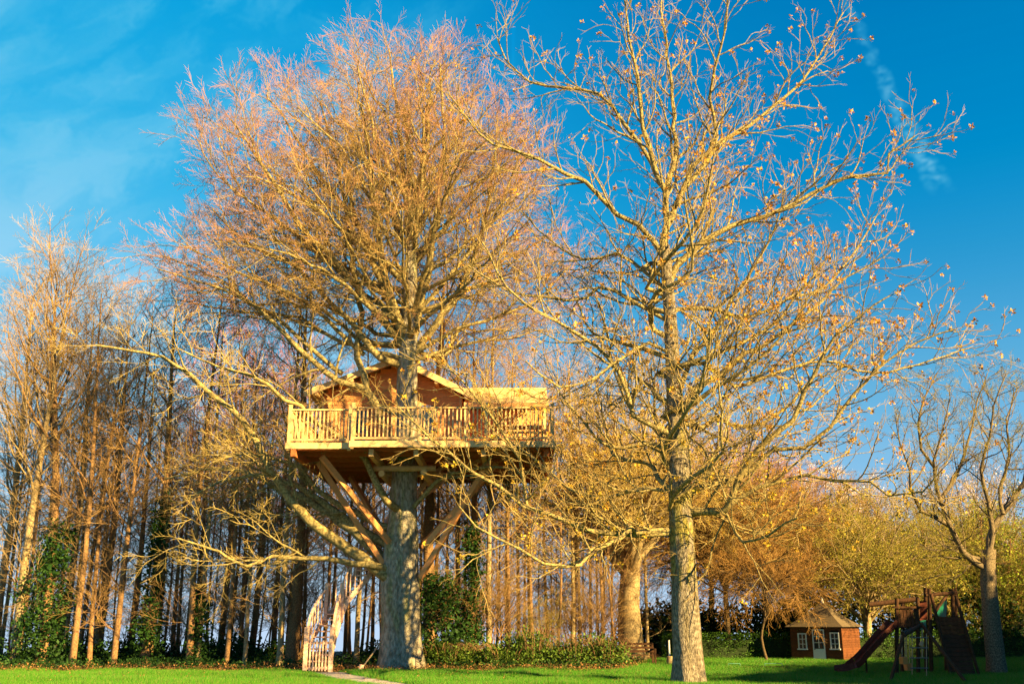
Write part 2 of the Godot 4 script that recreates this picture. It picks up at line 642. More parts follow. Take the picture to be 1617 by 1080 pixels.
func templates() -> void:
	# sprays of fine twigs: colours run from wood to bud
	var put := func(called: String, n: int, length: float, shoots: int, r: float, ang: float, a: Color, b: Color, lift: float) -> void:
		var s := []
		for k in n:
			var f := 0.75 + 0.5 * float(k) / maxi(n - 1, 1)
			s.append(make_spray(100 + k, length, shoots, r, ang, a * f, b * f, lift))
		spray_sets[called] = s
	put.call("house_twig", 5, 1.0, 9, 0.0105, 0.6, Color(0.31, 0.20, 0.09), Color(0.44, 0.20, 0.13), 0.2)
	put.call("inner_twig", 4, 0.9, 8, 0.0105, 0.7, Color(0.32, 0.21, 0.075), Color(0.40, 0.24, 0.09), 0.1)
	put.call("gold_twig", 5, 0.9, 8, 0.012, 0.7, Color(0.42, 0.30, 0.10), Color(0.48, 0.36, 0.12), 0.0)
	put.call("front_twig", 4, 0.85, 3, 0.0125, 0.6, Color(0.28, 0.20, 0.07), Color(0.36, 0.235, 0.09), 0.5)
	put.call("wood_twig", 4, 1.1, 7, 0.011, 0.6, Color(0.26, 0.16, 0.06), Color(0.37, 0.225, 0.085), 0.2)
	put.call("pink_twig", 4, 1.1, 7, 0.013, 0.5, Color(0.30, 0.13, 0.08), Color(0.48, 0.16, 0.13), 0.3)
	put.call("pale_twig", 4, 1.1, 8, 0.011, 0.6, Color(0.32, 0.215, 0.09), Color(0.44, 0.29, 0.12), 0.3)
	put.call("rust_twig", 4, 1.0, 9, 0.012, 0.6, Color(0.25, 0.14, 0.045), Color(0.33, 0.18, 0.055), -0.2)
	put.call("moss_twig", 4, 0.8, 8, 0.012, 0.8, Color(0.20, 0.15, 0.04), Color(0.30, 0.24, 0.05), 0.0)
	var leaves := func(called: String, n: int, count: int, size: float, spread: float, a: Color, b: Color, up: float) -> void:
		var s := []
		for k in n:
			var f := 0.7 + 0.6 * float(k) / maxi(n - 1, 1)
			s.append(make_leaves(300 + k, count, size, spread, a * f, b * f, up))
		spray_sets[called] = s
	leaves.call("bud", 4, 13, 0.108, 0.055, Color(0.46, 0.27, 0.03), Color(0.56, 0.25, 0.05), 0.9)
	leaves.call("gold_bud", 4, 12, 0.105, 0.06, Color(0.40, 0.30, 0.03), Color(0.46, 0.26, 0.03), 0.7)
	leaves.call("young", 4, 14, 0.09, 0.28, Color(0.13, 0.15, 0.018), Color(0.25, 0.22, 0.025), 0.0)
	leaves.call("blossom", 3, 14, 0.09, 0.28, Color(0.62, 0.48, 0.44), Color(0.78, 0.66, 0.62), 0.0)
	leaves.call("ivy", 4, 12, 0.13, 0.25, Color(0.012, 0.035, 0.008), Color(0.03, 0.075, 0.012), 0.0)
	leaves.call("bramble", 4, 14, 0.10, 0.28, Color(0.03, 0.075, 0.010), Color(0.10, 0.15, 0.02), 0.3)
	leaves.call("hedge_leaf", 3, 14, 0.07, 0.15, Color(0.03, 0.085, 0.010), Color(0.06, 0.13, 0.015), 0.2)
	leaves.call("litter", 4, 12, 0.09, 0.30, Color(0.14, 0.065, 0.025), Color(0.28, 0.14, 0.05), 0.0)
	leaves.call("dark_leaf", 3, 16, 0.22, 0.6, Color(0.012, 0.03, 0.006), Color(0.03, 0.06, 0.010), 0.0)
	leaves.call("lime_leaf", 4, 16, 0.11, 0.34, Color(0.13, 0.19, 0.012), Color(0.22, 0.25, 0.02), 0.0)
	# a tuft of grass
	var tufts := []
	for k in 4:
		var g := RandomNumberGenerator.new()
		g.seed = 900 + k
		var b := Buf.new()
		b.colored = true
		for q in 9:
			var a := g.randf() * TAU
			var o := Vector3(cos(a), 0, sin(a)) * g.randf_range(0.0, 0.10)
			var lean := Vector3(g.randfn(), 0, g.randfn()) * 0.05
			var hh := g.randf_range(0.08, 0.22)
			var sd := Vector3(cos(a + 1.3), 0, sin(a + 1.3)) * 0.006
			b.tint = Color(0.022, 0.13, 0.005).lerp(Color(0.09, 0.27, 0.014), g.randf()) if q < 8 or k > 1 else Color(0.2, 0.2, 0.06)
			b.tri(o - sd, o + lean + Vector3(0, hh, 0), o + sd)
		tufts.append(b)
	spray_sets["tuft"] = tufts


func sheet(called: String, outline: PackedVector2Array, y: float, m: Material) -> MeshInstance3D:
	var b := Buf.new()
	var idx := Geometry2D.triangulate_polygon(outline)
	for p in outline:
		b.v.append(Vector3(p.x, y, p.y))
		b.n.append(UP)
	for k in range(0, idx.size(), 3):
		var a := outline[idx[k]]
		var e := outline[idx[k + 1]]
		var f := outline[idx[k + 2]]
		var turn := (e - a).cross(f - a)
		b.i.append_array(PackedInt32Array([idx[k], idx[k + 1], idx[k + 2]] if turn > 0 else [idx[k], idx[k + 2], idx[k + 1]]))
	var o := part(self, called, b.mesh(), m)
	o.set_meta("kind", "structure")
	return o


func wood_edge(x: float) -> float:
	# distance of the edge between lawn and wood
	var e := 35.75 + 0.3 * sin(x * 0.9) + 0.25 * sin(x * 2.3 + 1.0)
	return e if x < 3.0 else lerpf(e, 52.0, smoothstep(3.0, 8.0, x))


func build_ground() -> void:
	# a flat hilltop that falls away behind the wood
	var gb := Buf.new()
	var rings := [0.0, 30.0, 62.0, 72.0, 90.0, 130.0, 220.0, 420.0, 900.0]
	var drops := [0.0, 0.0, 0.0, -0.7, -2.6, -7.5, -18.0, -36.0, -66.0]
	for k in 8:
		for q in 48:
			var a := TAU * q / 48
			var e := TAU * (q + 1) / 48
			var u0: Vector3 = Vector3(cos(a), 0, sin(a)) * rings[k] + UP * drops[k]
			var u1: Vector3 = Vector3(cos(e), 0, sin(e)) * rings[k] + UP * drops[k]
			var w0: Vector3 = Vector3(cos(a), 0, sin(a)) * rings[k + 1] + UP * drops[k + 1]
			var w1: Vector3 = Vector3(cos(e), 0, sin(e)) * rings[k + 1] + UP * drops[k + 1]
			gb.tri(u0, w1, w0)
			if k > 0:
				gb.tri(u0, u1, w1)
	part(self, "ground", gb.mesh(), M.soil).set_meta("kind", "structure")
	var lawn := PackedVector2Array([Vector2(34, -51.5), Vector2(44, 30), Vector2(-40, 30), Vector2(-40, -37.5)])
	for k in 160:
		var x := -39.0 + k * 0.45
		lawn.append(Vector2(x, -wood_edge(x)))
	sheet("lawn", lawn, 0.004, M.turf)
	# pale gravel path from the foot of the stair
	var p := PackedVector2Array()
	var c := [at(512, 1063, 34.9), at(522, 1067, 33.9), at(546, 1072, 32.4), at(585, 1080, 29.6), at(680, 1090, 26.0)]
	var left := []
	for k in c.size():
		var t: Vector3 = (c[mini(k + 1, 4)] - c[maxi(k - 1, 0)]).normalized()
		var s := Vector2(-t.z, t.x) * 0.62
		p.append(Vector2(c[k].x, c[k].z) + s)
		left.push_front(Vector2(c[k].x, c[k].z) - s)
	for q in left:
		p.append(q)
	sheet("path", p, 0.03, M.gravel)


func profile(path: PackedVector3Array, heights: Array, radii: Array) -> PackedFloat32Array:
	var r := PackedFloat32Array()
	for q in path:
		var k := 0
		while k < heights.size() - 2 and q.y > heights[k + 1]:
			k += 1
		r.append(lerpf(radii[k], radii[k + 1], clampf((q.y - heights[k]) / (heights[k + 1] - heights[k]), 0.0, 1.0)))
	return r


func trunk_path(raw: Array, d: float, base: Vector3, step := 0.25) -> PackedVector3Array:
	var p := PackedVector3Array()
	for q in raw:
		p.append(at(q.x, q.y, d) - base)
	p[0].y = -0.15
	return smooth_path(p, step, 0.0)


func build_tree_with_house() -> void:
	var D := 36.5
	var t := thing("broad_tree", ground(632, D), "huge bare tree with thick smooth pale trunk holding up the treehouse", "tree")
	var tp := trunk_path(pts([632, 1063, 632, 1000, 632, 900, 637, 800, 641, 700, 643, 600, 645, 540, 648, 450, 650, 350, 646, 250, 640, 170]), D, t.position)
	var tr := profile(tp, [0.0, 1.2, 3.0, 4.2, 5.2, 7.6, 10.5, 12.5, 15.0, 18.0, 21.5], [0.72, 0.69, 0.68, 0.60, 0.50, 0.43, 0.37, 0.32, 0.24, 0.15, 0.04])
	part(t, "trunk", trunk_shape(tp, tr, 52, 0.09, 0.30, 0.5, 3), M.house_bark)
	axis_path = tp
	var sp := []
	var P := {"seg": [0.4, 0.4, 0.3], "wander": [0.1, 0.14, 0.17], "tropism": [0.05, 0.07, 0.06], "tip": [0.02, 0.011, 0.007], "sides": [7, 5, 3],
		"dens": [1.4, 2.6, 2.1], "from": [0.28, 0.12, 0.15], "angle": [0.72, 0.75, 0.75], "len": [0.0, 2.7, 1.15], "rmax": [0.2, 0.045, 0.015], "last": 2, "spray": 0.85, "lift": 0.06}
	# limbs seen in the photograph
	var lm: Material = M.house_limb
	limb_from(t, pts([612, 690, 591, 633, 575, 613, 535, 602, 490, 566, 456, 534, 413, 491, 373, 467, 334, 451, 286, 435, 250, 425]), D - 0.4, D - 1.5, 0.165, 0.03, P, sp, lm)
	limb_from(t, pts([591, 640, 575, 594, 563, 566, 567, 526, 571, 495, 563, 459, 556, 400, 545, 320, 525, 230, 505, 160]), D - 0.5, D + 1.0, 0.15, 0.03, P, sp, lm)
	limb_from(t, pts([643, 575, 638, 538, 626, 500, 615, 459, 603, 420, 590, 330, 578, 220, 565, 130]), D, D - 2.0, 0.20, 0.03, P, sp, lm)
	limb_from(t, pts([645, 540, 650, 440, 642, 320, 628, 190, 615, 80]), D, D + 1.0, 0.20, 0.03, P, sp, lm)
	limb_from(t, pts([650, 540, 672, 440, 690, 330, 700, 200, 695, 100]), D, D - 1.5, 0.19, 0.03, P, sp, lm)
	limb_from(t, pts([650, 560, 690, 510, 735, 440, 770, 330, 785, 210]), D, D + 0.5, 0.17, 0.03, P, sp, lm)
	limb_from(t, pts([638, 545, 622, 526, 579, 475, 555, 440, 516, 400, 476, 360, 440, 300, 400, 240, 365, 190]), D, D - 2.5, 0.17, 0.03, P, sp, lm)
	limb_from(t, pts([600, 565, 555, 510, 516, 471, 476, 430, 421, 400, 370, 370, 335, 330]), D - 0.4, D + 1.5, 0.15, 0.03, P, sp, lm)
	limb_from(t, pts([630, 520, 600, 440, 560, 350, 500, 270, 450, 190, 420, 150]), D, D + 2.5, 0.16, 0.03, P, sp, lm)
	for q in [[pts([540, 590, 476, 538, 437, 503, 397, 479, 357, 447, 310, 427, 258, 404]), 0.5], [pts([628, 530, 560, 450, 480, 380, 400, 320, 345, 280, 315, 225]), -1.0], [pts([625, 510, 520, 410, 430, 345, 375, 295, 345, 215]), 1.5],
			[pts([575, 560, 480, 475, 400, 440, 335, 410, 285, 385]), -2.0], [pts([610, 560, 540, 540, 470, 502, 400, 495, 330, 485, 270, 470]), 2.0], [pts([655, 560, 720, 520, 790, 500, 850, 470, 900, 420]), 0.5],
			[pts([652, 570, 730, 545, 800, 535, 860, 520]), 1.5], [pts([652, 500, 740, 400, 800, 300, 835, 200]), -0.5]]:
		limb_from(t, q[0], D - 0.2, D + q[1], 0.095, 0.022, P, sp, lm)
	# limb in front of the railing and the low dark ones on the left
	var Q := P.duplicate()
	Q.len = [0.0, 2.4, 1.0]
	Q.spray = 0.8
	Q.floor = 2.0
	Q.lift = -0.02
	Q.dens = [1.0, 2.3, 1.9]
	var sg := []
	limb_from(t, pts([610, 790, 575, 725, 540, 693, 500, 669, 472, 641, 448, 633, 421, 606, 393, 590, 342, 578, 290, 555]), D - 1.0, D - 4.5, 0.15, 0.03, Q, sg, lm)
	limb_from(t, pts([610, 910, 552, 867, 514, 844, 474, 803, 440, 765, 415, 720, 397, 685, 365, 649, 326, 617, 298, 590, 254, 566, 207, 554, 150, 545]), D - 0.3, D - 2.0, 0.24, 0.035, Q, sg, lm)
	limb_from(t, pts([612, 890, 560, 840, 520, 810, 480, 785, 436, 768, 380, 745, 320, 742, 260, 757]), D, D + 3.0, 0.23, 0.035, Q, sg, lm)
	limb_from(t, pts([608, 860, 540, 815, 490, 782, 445, 760, 395, 752, 330, 768, 285, 795]), D + 0.2, D + 1.0, 0.19, 0.03, Q, sg, lm)
	limb_from(t, pts([605, 894, 558, 889, 517, 882, 474, 882, 430, 880, 413, 887, 390, 895, 363, 882, 346, 870, 320, 863, 280, 850]), D - 0.5, D - 3.0, 0.13, 0.03, Q, sg, lm)
	limb_from(t, pts([600, 830, 545, 800, 500, 775, 470, 735, 430, 725, 385, 715, 335, 730]), D + 0.3, D - 1.0, 0.16, 0.03, Q, sg, lm)
	limb_from(t, pts([655, 800, 690, 760, 730, 745, 770, 735, 830, 745]), D - 0.3, D - 2.5, 0.10, 0.03, Q, sg, lm)
	# the rest of the crown: limbs that fan out from the trunk to a dome
	for k in 42:
		var u := (k + 0.5) / 42.0
		var th := acos(1.0 - u * 1.3)
		var ph := k * 2.39996
		var target := Vector3(-0.9, 14.9, 0) + Vector3(6.1 * sin(th) * cos(ph), 8.1 * cos(th), 5.6 * sin(th) * sin(ph))
		var h0 := lerpf(17.5, 11.6, pow(u, 0.7)) + rng.randfn() * 0.6
		var s := Vector3(-0.25 + (h0 - 8.0) * 0.05, h0, 0)
		var out := Vector3(target.x - s.x, 0, target.z - s.z)
		var m1 := s + out * 0.27 + UP * (target.y - s.y) * 0.24
		var m2 := s + out * 0.58 + UP * (target.y - s.y) * 0.66
		if target.z > 2.0 and target.y < 14.0 and absf(target.x) < 3.0:
			continue
		limb_path(t, PackedVector3Array([s, m1 + rv(0.3), m2 + rv(0.4), target]), lerpf(0.075, 0.14, rng.randf()), 0.022, P, sp, lm, 0.09, 6)
	var outer := []
	var inner := []
	for x in sp:
		var q: Vector3 = (x as Transform3D).origin - Vector3(-0.9, 13.0, 0)
		(outer if Vector3(q.x / 6.5, q.y / 10.5, q.z / 6.0).length() > rng.randf_range(0.6, 1.15) else inner).append(x)
	part(t, "fine_twigs", join("house_twig", outer), M.twig, Vector3.ZERO, true)
	part(t, "inner_twigs", join("inner_twig", inner), M.twig, Vector3.ZERO, true)
	part(t, "low_twigs", join("gold_twig", sg), M.twig, Vector3.ZERO, true)


func build_front_tree() -> void:
	var D := 28.3
	var t := thing("front_tree", ground(1089, D), "tall bare tree nearest the camera with straight lichen-spotted trunk and orange bud clusters", "tree")
	var tp := trunk_path(pts([1089, 1087, 1084, 1000, 1081, 920, 1077, 840, 1075, 790, 1070, 690, 1065, 620, 1060, 530, 1055, 450, 1049, 390]), D, t.position)
	var tr := profile(tp, [0.0, 2.4, 4.0, 5.2, 6.8, 8.1, 9.7, 11.2, 12.6], [0.41, 0.36, 0.335, 0.31, 0.25, 0.22, 0.19, 0.18, 0.16])
	part(t, "trunk", trunk_shape(tp, tr, 40, 0.10, 0.24, 0.4, 5, [[2.95, 0.25], [4.0, 0.35], [4.9, 0.45], [6.6, 0.3]]), M.front_bark)
	axis_path = tp
	var sp := []
	var P := {"seg": [0.4, 0.3, 0.2], "wander": [0.1, 0.17, 0.18], "tropism": [0.05, 0.22, 0.3], "tip": [0.02, 0.011, 0.0075], "sides": [8, 5, 4],
		"dens": [2.3, 2.4, 1.25], "from": [0.12, 0.12, 0.25], "angle": [0.8, 0.75, 0.7], "len": [0.0, 2.0, 0.9], "rmax": [0.2, 0.034, 0.015], "last": 2, "spray": 0.75, "lift": 0.1}
	var lm: Material = M.front_limb
	var L := func(list: Array, dd: float, r: float) -> void:
		limb_from(t, pts(list), D, D + dd, r * 0.85, 0.02, P, sp, lm, 0.045, 8)
	L.call([1050, 420, 1047, 381, 1053, 329, 1051, 303, 1038, 277, 1025, 234, 1012, 173, 1008, 121, 995, 60, 985, -10], -1.0, 0.15)
	L.call([1060, 440, 1068, 420, 1103, 390, 1159, 355, 1207, 342, 1259, 320, 1306, 294, 1354, 277, 1402, 273, 1406, 247, 1445, 215], -1.5, 0.13)
	L.call([1053, 360, 1060, 346, 1077, 303, 1112, 260, 1142, 225, 1181, 199, 1224, 165, 1268, 126, 1302, 74, 1332, 20], 1.5, 0.12)
	L.call([1050, 410, 1034, 381, 1008, 359, 973, 338, 952, 312, 926, 286, 895, 277, 852, 251, 800, 234, 755, 210, 710, 150], -2.0, 0.11)
	L.call([1036, 275, 1029, 255, 1008, 225, 969, 169, 943, 147, 895, 139, 839, 130, 800, 95, 785, 60], 1.5, 0.09)
	L.call([1051, 303, 1055, 284, 1068, 242, 1064, 182, 1060, 130, 1051, 65, 1042, -20], 1.0, 0.11)
	L.call([1070, 325, 1095, 265, 1133, 216, 1120, 152, 1129, 108, 1146, 43, 1150, -30], -2.5, 0.09)
	L.call([1058, 500, 1070, 489, 1129, 489, 1171, 503, 1214, 489, 1251, 470, 1298, 456, 1350, 400, 1385, 340], 2.0, 0.09)
	L.call([1060, 510, 1026, 489, 997, 470, 946, 452, 927, 470, 861, 470, 800, 456, 740, 420], 1.0, 0.09)
	L.call([1068, 690, 1002, 658, 979, 588, 941, 546, 899, 522, 856, 494, 800, 452, 760, 380], -1.5, 0.11)
	L.call([1068, 670, 1082, 668, 1105, 677, 1129, 658, 1157, 672, 1209, 668, 1251, 635, 1275, 607, 1310, 560, 1340, 500], 2.5, 0.09)
	L.call([1085, 785, 1101, 771, 1176, 748, 1223, 710, 1270, 705, 1308, 677, 1350, 621, 1387, 583, 1450, 540, 1510, 520], -2.0, 0.11)
	L.call([1080, 808, 1096, 804, 1143, 809, 1152, 795, 1171, 748, 1199, 710, 1251, 663, 1284, 588, 1330, 520, 1400, 470], -3.0, 0.15)
	L.call([1143, 809, 1162, 842, 1176, 856, 1214, 842, 1260, 818], -3.0, 0.07)
	L.call([1070, 640, 1090, 690, 1124, 729, 1148, 790], -2.6, 0.05)
	L.call([1150, 800, 1199, 771, 1270, 752, 1317, 760, 1378, 762, 1406, 781, 1458, 776, 1490, 740], -2.5, 0.08)
	L.call([1072, 630, 1078, 600, 1096, 560, 1129, 522, 1145, 495, 1180, 440, 1215, 380, 1240, 300], 1.0, 0.10)
	L.call([1078, 645, 1105, 611, 1134, 593, 1176, 560, 1230, 530, 1290, 480, 1340, 440, 1390, 410], -1.0, 0.11)
	L.call([1071, 835, 1027, 840, 1007, 840, 996, 831, 982, 849, 957, 860, 935, 869, 915, 891, 896, 894, 860, 892, 820, 867, 779, 847, 750, 829, 725, 800], -3.5, 0.11)
	L.call([1071, 838, 1010, 845, 960, 842, 908, 830, 870, 813, 828, 799, 790, 768, 750, 747, 726, 730, 682, 697, 655, 670, 625, 640], -2.0, 0.12)
	L.call([839, 804, 833, 798, 830, 762, 818, 724, 803, 700, 777, 659, 753, 626, 732, 605, 697, 564], -2.5, 0.06)
	L.call([1072, 720, 1030, 700, 985, 712, 940, 690, 900, 640, 870, 600], 1.5, 0.08)
	L.call([1073, 780, 1020, 770, 960, 785, 900, 770, 850, 730, 800, 690], 2.5, 0.08)
	L.call([1062, 560, 1025, 540, 985, 560, 935, 600, 880, 610, 830, 570], -2.5, 0.07)
	L.call([1060, 470, 1020, 430, 975, 400, 920, 410, 870, 380, 820, 330], 2.5, 0.08)
	L.call([1064, 590, 1110, 570, 1160, 610, 1230, 590, 1300, 570, 1380, 590, 1470, 570, 1530, 550], 1.5, 0.08)
	# limbs towards and away from the camera
	for k in 12:
		var h0 := 4.6 + k * 0.65
		var s := Vector3(lerpf(-0.2, -0.75, h0 / 12.0), h0, 0)
		var a := (1.2 if k % 2 == 0 else -1.6) + rng.randfn() * 0.5
		var o := Vector3(cos(a), 0, sin(a)) * rng.randf_range(3.0, 5.0)
		limb_path(t, PackedVector3Array([s, s + o * 0.35 + UP * 0.6 + rv(0.2), s + o * 0.7 + UP * 1.2 + rv(0.4), s + o + UP * 3.0]), 0.085, 0.022, P, sp, lm, 0.05, 7)
	part(t, "fine_twigs", join("front_twig", sp), M.twig, Vector3.ZERO, true)
	var buds := []
	var gold := []
	for k in sp.size():
		var x: Transform3D = sp[k]
		var tip := x * Vector3(0, 0.72, 0)
		var f := frame(tip, x.basis.y + UP * 0.3, rng.randf_range(0.5, 1.0))
		var hgt := tip.y
		if rng.randf() < 0.26 + 0.32 * smoothstep(-1.0, 5.0, tip.x):
			(gold if rng.randf() > smoothstep(3.0, 11.0, hgt) else buds).append(f)
	part(t, "bud_clusters", join("bud", buds), M.leaf, Vector3.ZERO, true)
	part(t, "young_leaves", join("gold_bud", gold), M.leaf, Vector3.ZERO, true)


func build_treehouse() -> void:
	var O := Vector3(-3.1, 7.1, -37.5)
	var t := thing("treehouse", O, "golden wooden cabin on a railed deck high around the big tree's trunk", "treehouse")
	var fy := 7.36  # top of the deck
	var zf := -33.2
	var zl := -33.55
	var xl := -7.55
	var xm := -5.36
	var xr := 1.42
	var zb := -42.4
	var B := func(parent: Node, called: String, size: Vector3, pos: Vector3, m: Material) -> MeshInstance3D:
		return box(parent, called, size, pos - O, m)
	# floor: planks that run across, seen from below, on beams that run to the back
	var floor_ := group_part(t, "deck")
	var n := 62
	for k in n:
		var z := zf - 0.1 - (zf - 0.1 - zb) * k / n
		var a := xl if z < zl - 0.05 else xm
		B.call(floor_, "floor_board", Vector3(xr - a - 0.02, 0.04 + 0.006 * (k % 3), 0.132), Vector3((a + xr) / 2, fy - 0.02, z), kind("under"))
	for k in 8:
		var z := -33.9 - k * 1.18
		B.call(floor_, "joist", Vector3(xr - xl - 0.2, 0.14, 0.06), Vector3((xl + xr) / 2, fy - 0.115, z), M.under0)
	for px in [-7.3, -4.7, -3.2, -0.95, 1.15]:
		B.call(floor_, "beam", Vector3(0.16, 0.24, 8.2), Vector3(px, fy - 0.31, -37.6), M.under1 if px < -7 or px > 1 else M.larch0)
	B.call(floor_, "fascia", Vector3(xr - xm + 0.06, 0.21, 0.04), Vector3((xm + xr) / 2, fy - 0.07, zf + 0.02), M.larch1)
	B.call(floor_, "fascia", Vector3(xm - xl, 0.21, 0.04), Vector3((xm + xl) / 2 - 0.03, fy - 0.072, zl + 0.02), M.larch2)
	for x in [xl, xr]:
		var z0: float = zl if x == xl else zf
		B.call(floor_, "fascia", Vector3(0.04, 0.21, z0 - zb), Vector3(x + (0.022 if x > 0 else -0.022), fy - 0.074, (z0 + zb) / 2 - 0.02), M.larch0)
	# collar of logs round the trunk and the struts down to it
	log_bar(t, "collar_log", Vector3(-4.9, 6.86, -35.75) - O, Vector3(-2.7, 6.86, -35.75) - O, 0.11, M.larch0)
	log_bar(t, "collar_log", Vector3(-4.9, 6.86, -37.25) - O, Vector3(-2.7, 6.86, -37.25) - O, 0.11, M.larch0)
	log_bar(t, "collar_log", Vector3(-3.05, 6.6, -34.9) - O, Vector3(-3.05, 6.6, -38.0) - O, 0.11, M.larch1)
	log_bar(t, "collar_log", Vector3(-4.55, 6.6, -35.2) - O, Vector3(-4.55, 6.6, -38.0) - O, 0.11, M.larch1)
	for s in [[Vector3(-6.85, 7.05, -35.6), Vector3(-4.5, 3.55, -36.2)], [Vector3(-6.5, 7.05, -34.3), Vector3(-4.3, 4.3, -36.0)], [Vector3(-0.75, 7.05, -35.0), Vector3(-3.2, 3.1, -36.2)], [Vector3(-0.55, 7.05, -35.9), Vector3(-3.1, 4.2, -36.4)],
			[Vector3(-6.3, 7.05, -39.5), Vector3(-4.3, 4.2, -37.0)], [Vector3(-1.0, 7.05, -39.5), Vector3(-3.3, 4.2, -37.0)]]:
		bar(t, "strut", s[0] - O, s[1] - O, 0.15, 0.18, kind("siding"))
	# railings
	var rails := func(p: Vector3, q: Vector3, posts: int, skip_first := false) -> void:
		var r := group_part(t, "railing")
		var d := q - p
		var l := d.length()
		var u := d / l
		bar(r, "handrail", p + UP * 1.16 - O, q + UP * 1.16 - O, 0.12, 0.045, larch())
		bar(r, "rail", p + UP * 0.14 - O, q + UP * 0.14 - O, 0.04, 0.07, larch())
		for k in posts:
			if k == 0 and skip_first:
				continue
			var c: Vector3 = p + d * float(k) / (posts - 1)
			B.call(r, "post", Vector3(0.105, 1.52, 0.105), c + UP * (0.54), larch())
			B.call(r, "post_cap", Vector3(0.13, 0.03, 0.13), c + UP * 1.312, larch())
		var nb := int(l / 0.135)
		for k in nb:
			var c: Vector3 = p + u * (l * (k + 0.5) / nb)
			var o: MeshInstance3D = B.call(r, "baluster", Vector3(0.045, 0.99, 0.04), c + UP * 0.645, larch())
			o.rotation.y = atan2(-u.z, u.x)
	rails.call(Vector3(xm + 0.06, fy, zf - 0.06), Vector3(xr - 0.06, fy, zf - 0.06), 4)
	rails.call(Vector3(xl + 0.06, fy, zl - 0.06), Vector3(xm - 0.1, fy, zl - 0.06), 2)
	rails.call(Vector3(xr - 0.06, fy, zf - 0.06), Vector3(xr - 0.06, fy, zb + 0.1), 4, true)
	rails.call(Vector3(xl + 0.06, fy, zl - 0.06), Vector3(xl + 0.06, fy, zb + 0.1), 4, true)
	# cabin: gable towards the camera
	var wz := -37.6
	var wl := -7.15
	var wr := -1.95
	var wb := -41.9
	var ax := -4.3
	var top := 11.1
	var sl_l := 0.39
	var sl_r := 0.50
	var holes := [[-5.93, -5.42, 7.4, 9.38], [-3.46, -2.86, 7.4, 9.40]]
	var front := group_part(t, "front_wall")
	var e := 0.155
	var rows := int((top - fy) / e)
	for k in rows:
		var y0 := fy + k * e
		var y1 := y0 + e
		var a := maxf(wl, ax - (top - y0 - 0.05) / sl_l)
		var b := minf(wr, ax + (top - y0 - 0.05) / sl_r)
		if b - a < 0.2:
			continue
		var cuts := [a]
		for h in holes:
			if y1 > h[2] and y0 < h[3] - 0.02:
				cuts.append(h[0])
				cuts.append(h[1])
		cuts.append(b)
		for q in range(0, cuts.size(), 2):
			if cuts[q + 1] - cuts[q] > 0.03:
				var o: MeshInstance3D = B.call(front, "siding_board", Vector3(cuts[q + 1] - cuts[q], e + 0.012, 0.03), Vector3((cuts[q] + cuts[q + 1]) / 2, (y0 + y1) / 2, wz), kind("siding"))
				o.basis = Basis.from_euler(Vector3(-0.10, 0, 0)) * o.basis
	for x in [wl, wr]:
		B.call(front, "corner_board", Vector3(0.10, 9.86 - fy, 0.07), Vector3(x, (9.86 + fy) / 2, wz + 0.03), larch())
	for h in holes:
		var w := group_part(t, "glazed_door")
		var cx: float = (h[0] + h[1]) / 2
		var wd: float = h[1] - h[0]
		for x in [h[0] + 0.03, h[1] - 0.03]:
			B.call(w, "frame", Vector3(0.07, h[3] - h[2], 0.09), Vector3(x, (h[2] + h[3]) / 2, wz + 0.02), M.larch0)
		for y in [h[2] + 0.3, h[3] - 0.035, 8.4]:
			B.call(w, "frame", Vector3(wd - 0.14, 0.07, 0.088), Vector3(cx, y, wz + 0.02), M.larch1)
		B.call(w, "pane", Vector3(wd - 0.12, h[3] - h[2], 0.012), Vector3(cx, (h[2] + h[3]) / 2, wz + 0.0), M.glass)
	B.call(t, "left_wall", Vector3(0.06, 9.86 - fy, wz - wb - 0.04), Vector3(wl - 0.02, (9.86 + fy) / 2, (wz + wb) / 2), M.siding1)
	B.call(t, "right_wall", Vector3(0.06, 9.86 - fy, wz - wb - 0.04), Vector3(wr + 0.02, (9.86 + fy) / 2, (wz + wb) / 2), M.siding0)
	B.call(t, "back_wall", Vector3(wr - wl - 0.1, 9.9 - fy, 0.06), Vector3((wl + wr) / 2, (9.9 + fy) / 2, wb), M.siding0)
	# main roof, two slopes of planks and barge boards
	var roof := group_part(t, "roof")
	var zr0 := wz + 0.75
	var zr1 := wb - 0.4
	for side in [-1, 1]:
		var sl: float = sl_l if side < 0 else sl_r
		var reach: float = (ax - wl + 0.55) if side < 0 else (wr - ax + 0.6)
		var d := Vector3(side, -sl, 0)
		var len_: float = reach * sqrt(1.0 + sl * sl)
		d = d.normalized()
		var courses := 14
		for k in courses:
			var c := Vector3(ax, top + 0.10, (zr0 + zr1) / 2) + d * (len_ * (k + 0.5) / courses)
			var o: MeshInstance3D = B.call(roof, "roof_board", Vector3(len_ / courses + 0.03, 0.03, zr0 - zr1), c + UP * 0.02, larch())
			o.basis = Basis.from_euler(Vector3(0, 0, atan2(d.y, d.x) if side > 0 else atan2(-d.y, -d.x)) + Vector3(0, 0, 0.035 * side)) * o.basis
		var p0 := Vector3(ax + side * 0.03, top + 0.02, zr0 + 0.03)
		bar(roof, "barge_board", p0 - O, p0 + d * (len_ + 0.02) - O, 0.04, 0.23, M.larch2)
		for k in 3:
			var q: Vector3 = Vector3(ax, top - 0.1, 0) + d * len_ * [0.02, 0.5, 0.88][k]
			B.call(roof, "purlin", Vector3(0.13, 0.15, 0.8), Vector3(q.x, q.y, wz + 0.36), larch())
	# right wing: shingled slope towards the camera above a shady porch wall
	var wing := group_part(t, "wing_roof")
	var ye := 9.44
	var yr := 10.5
	var ze := -36.9
	var zr := -39.1
	var nrow := 9
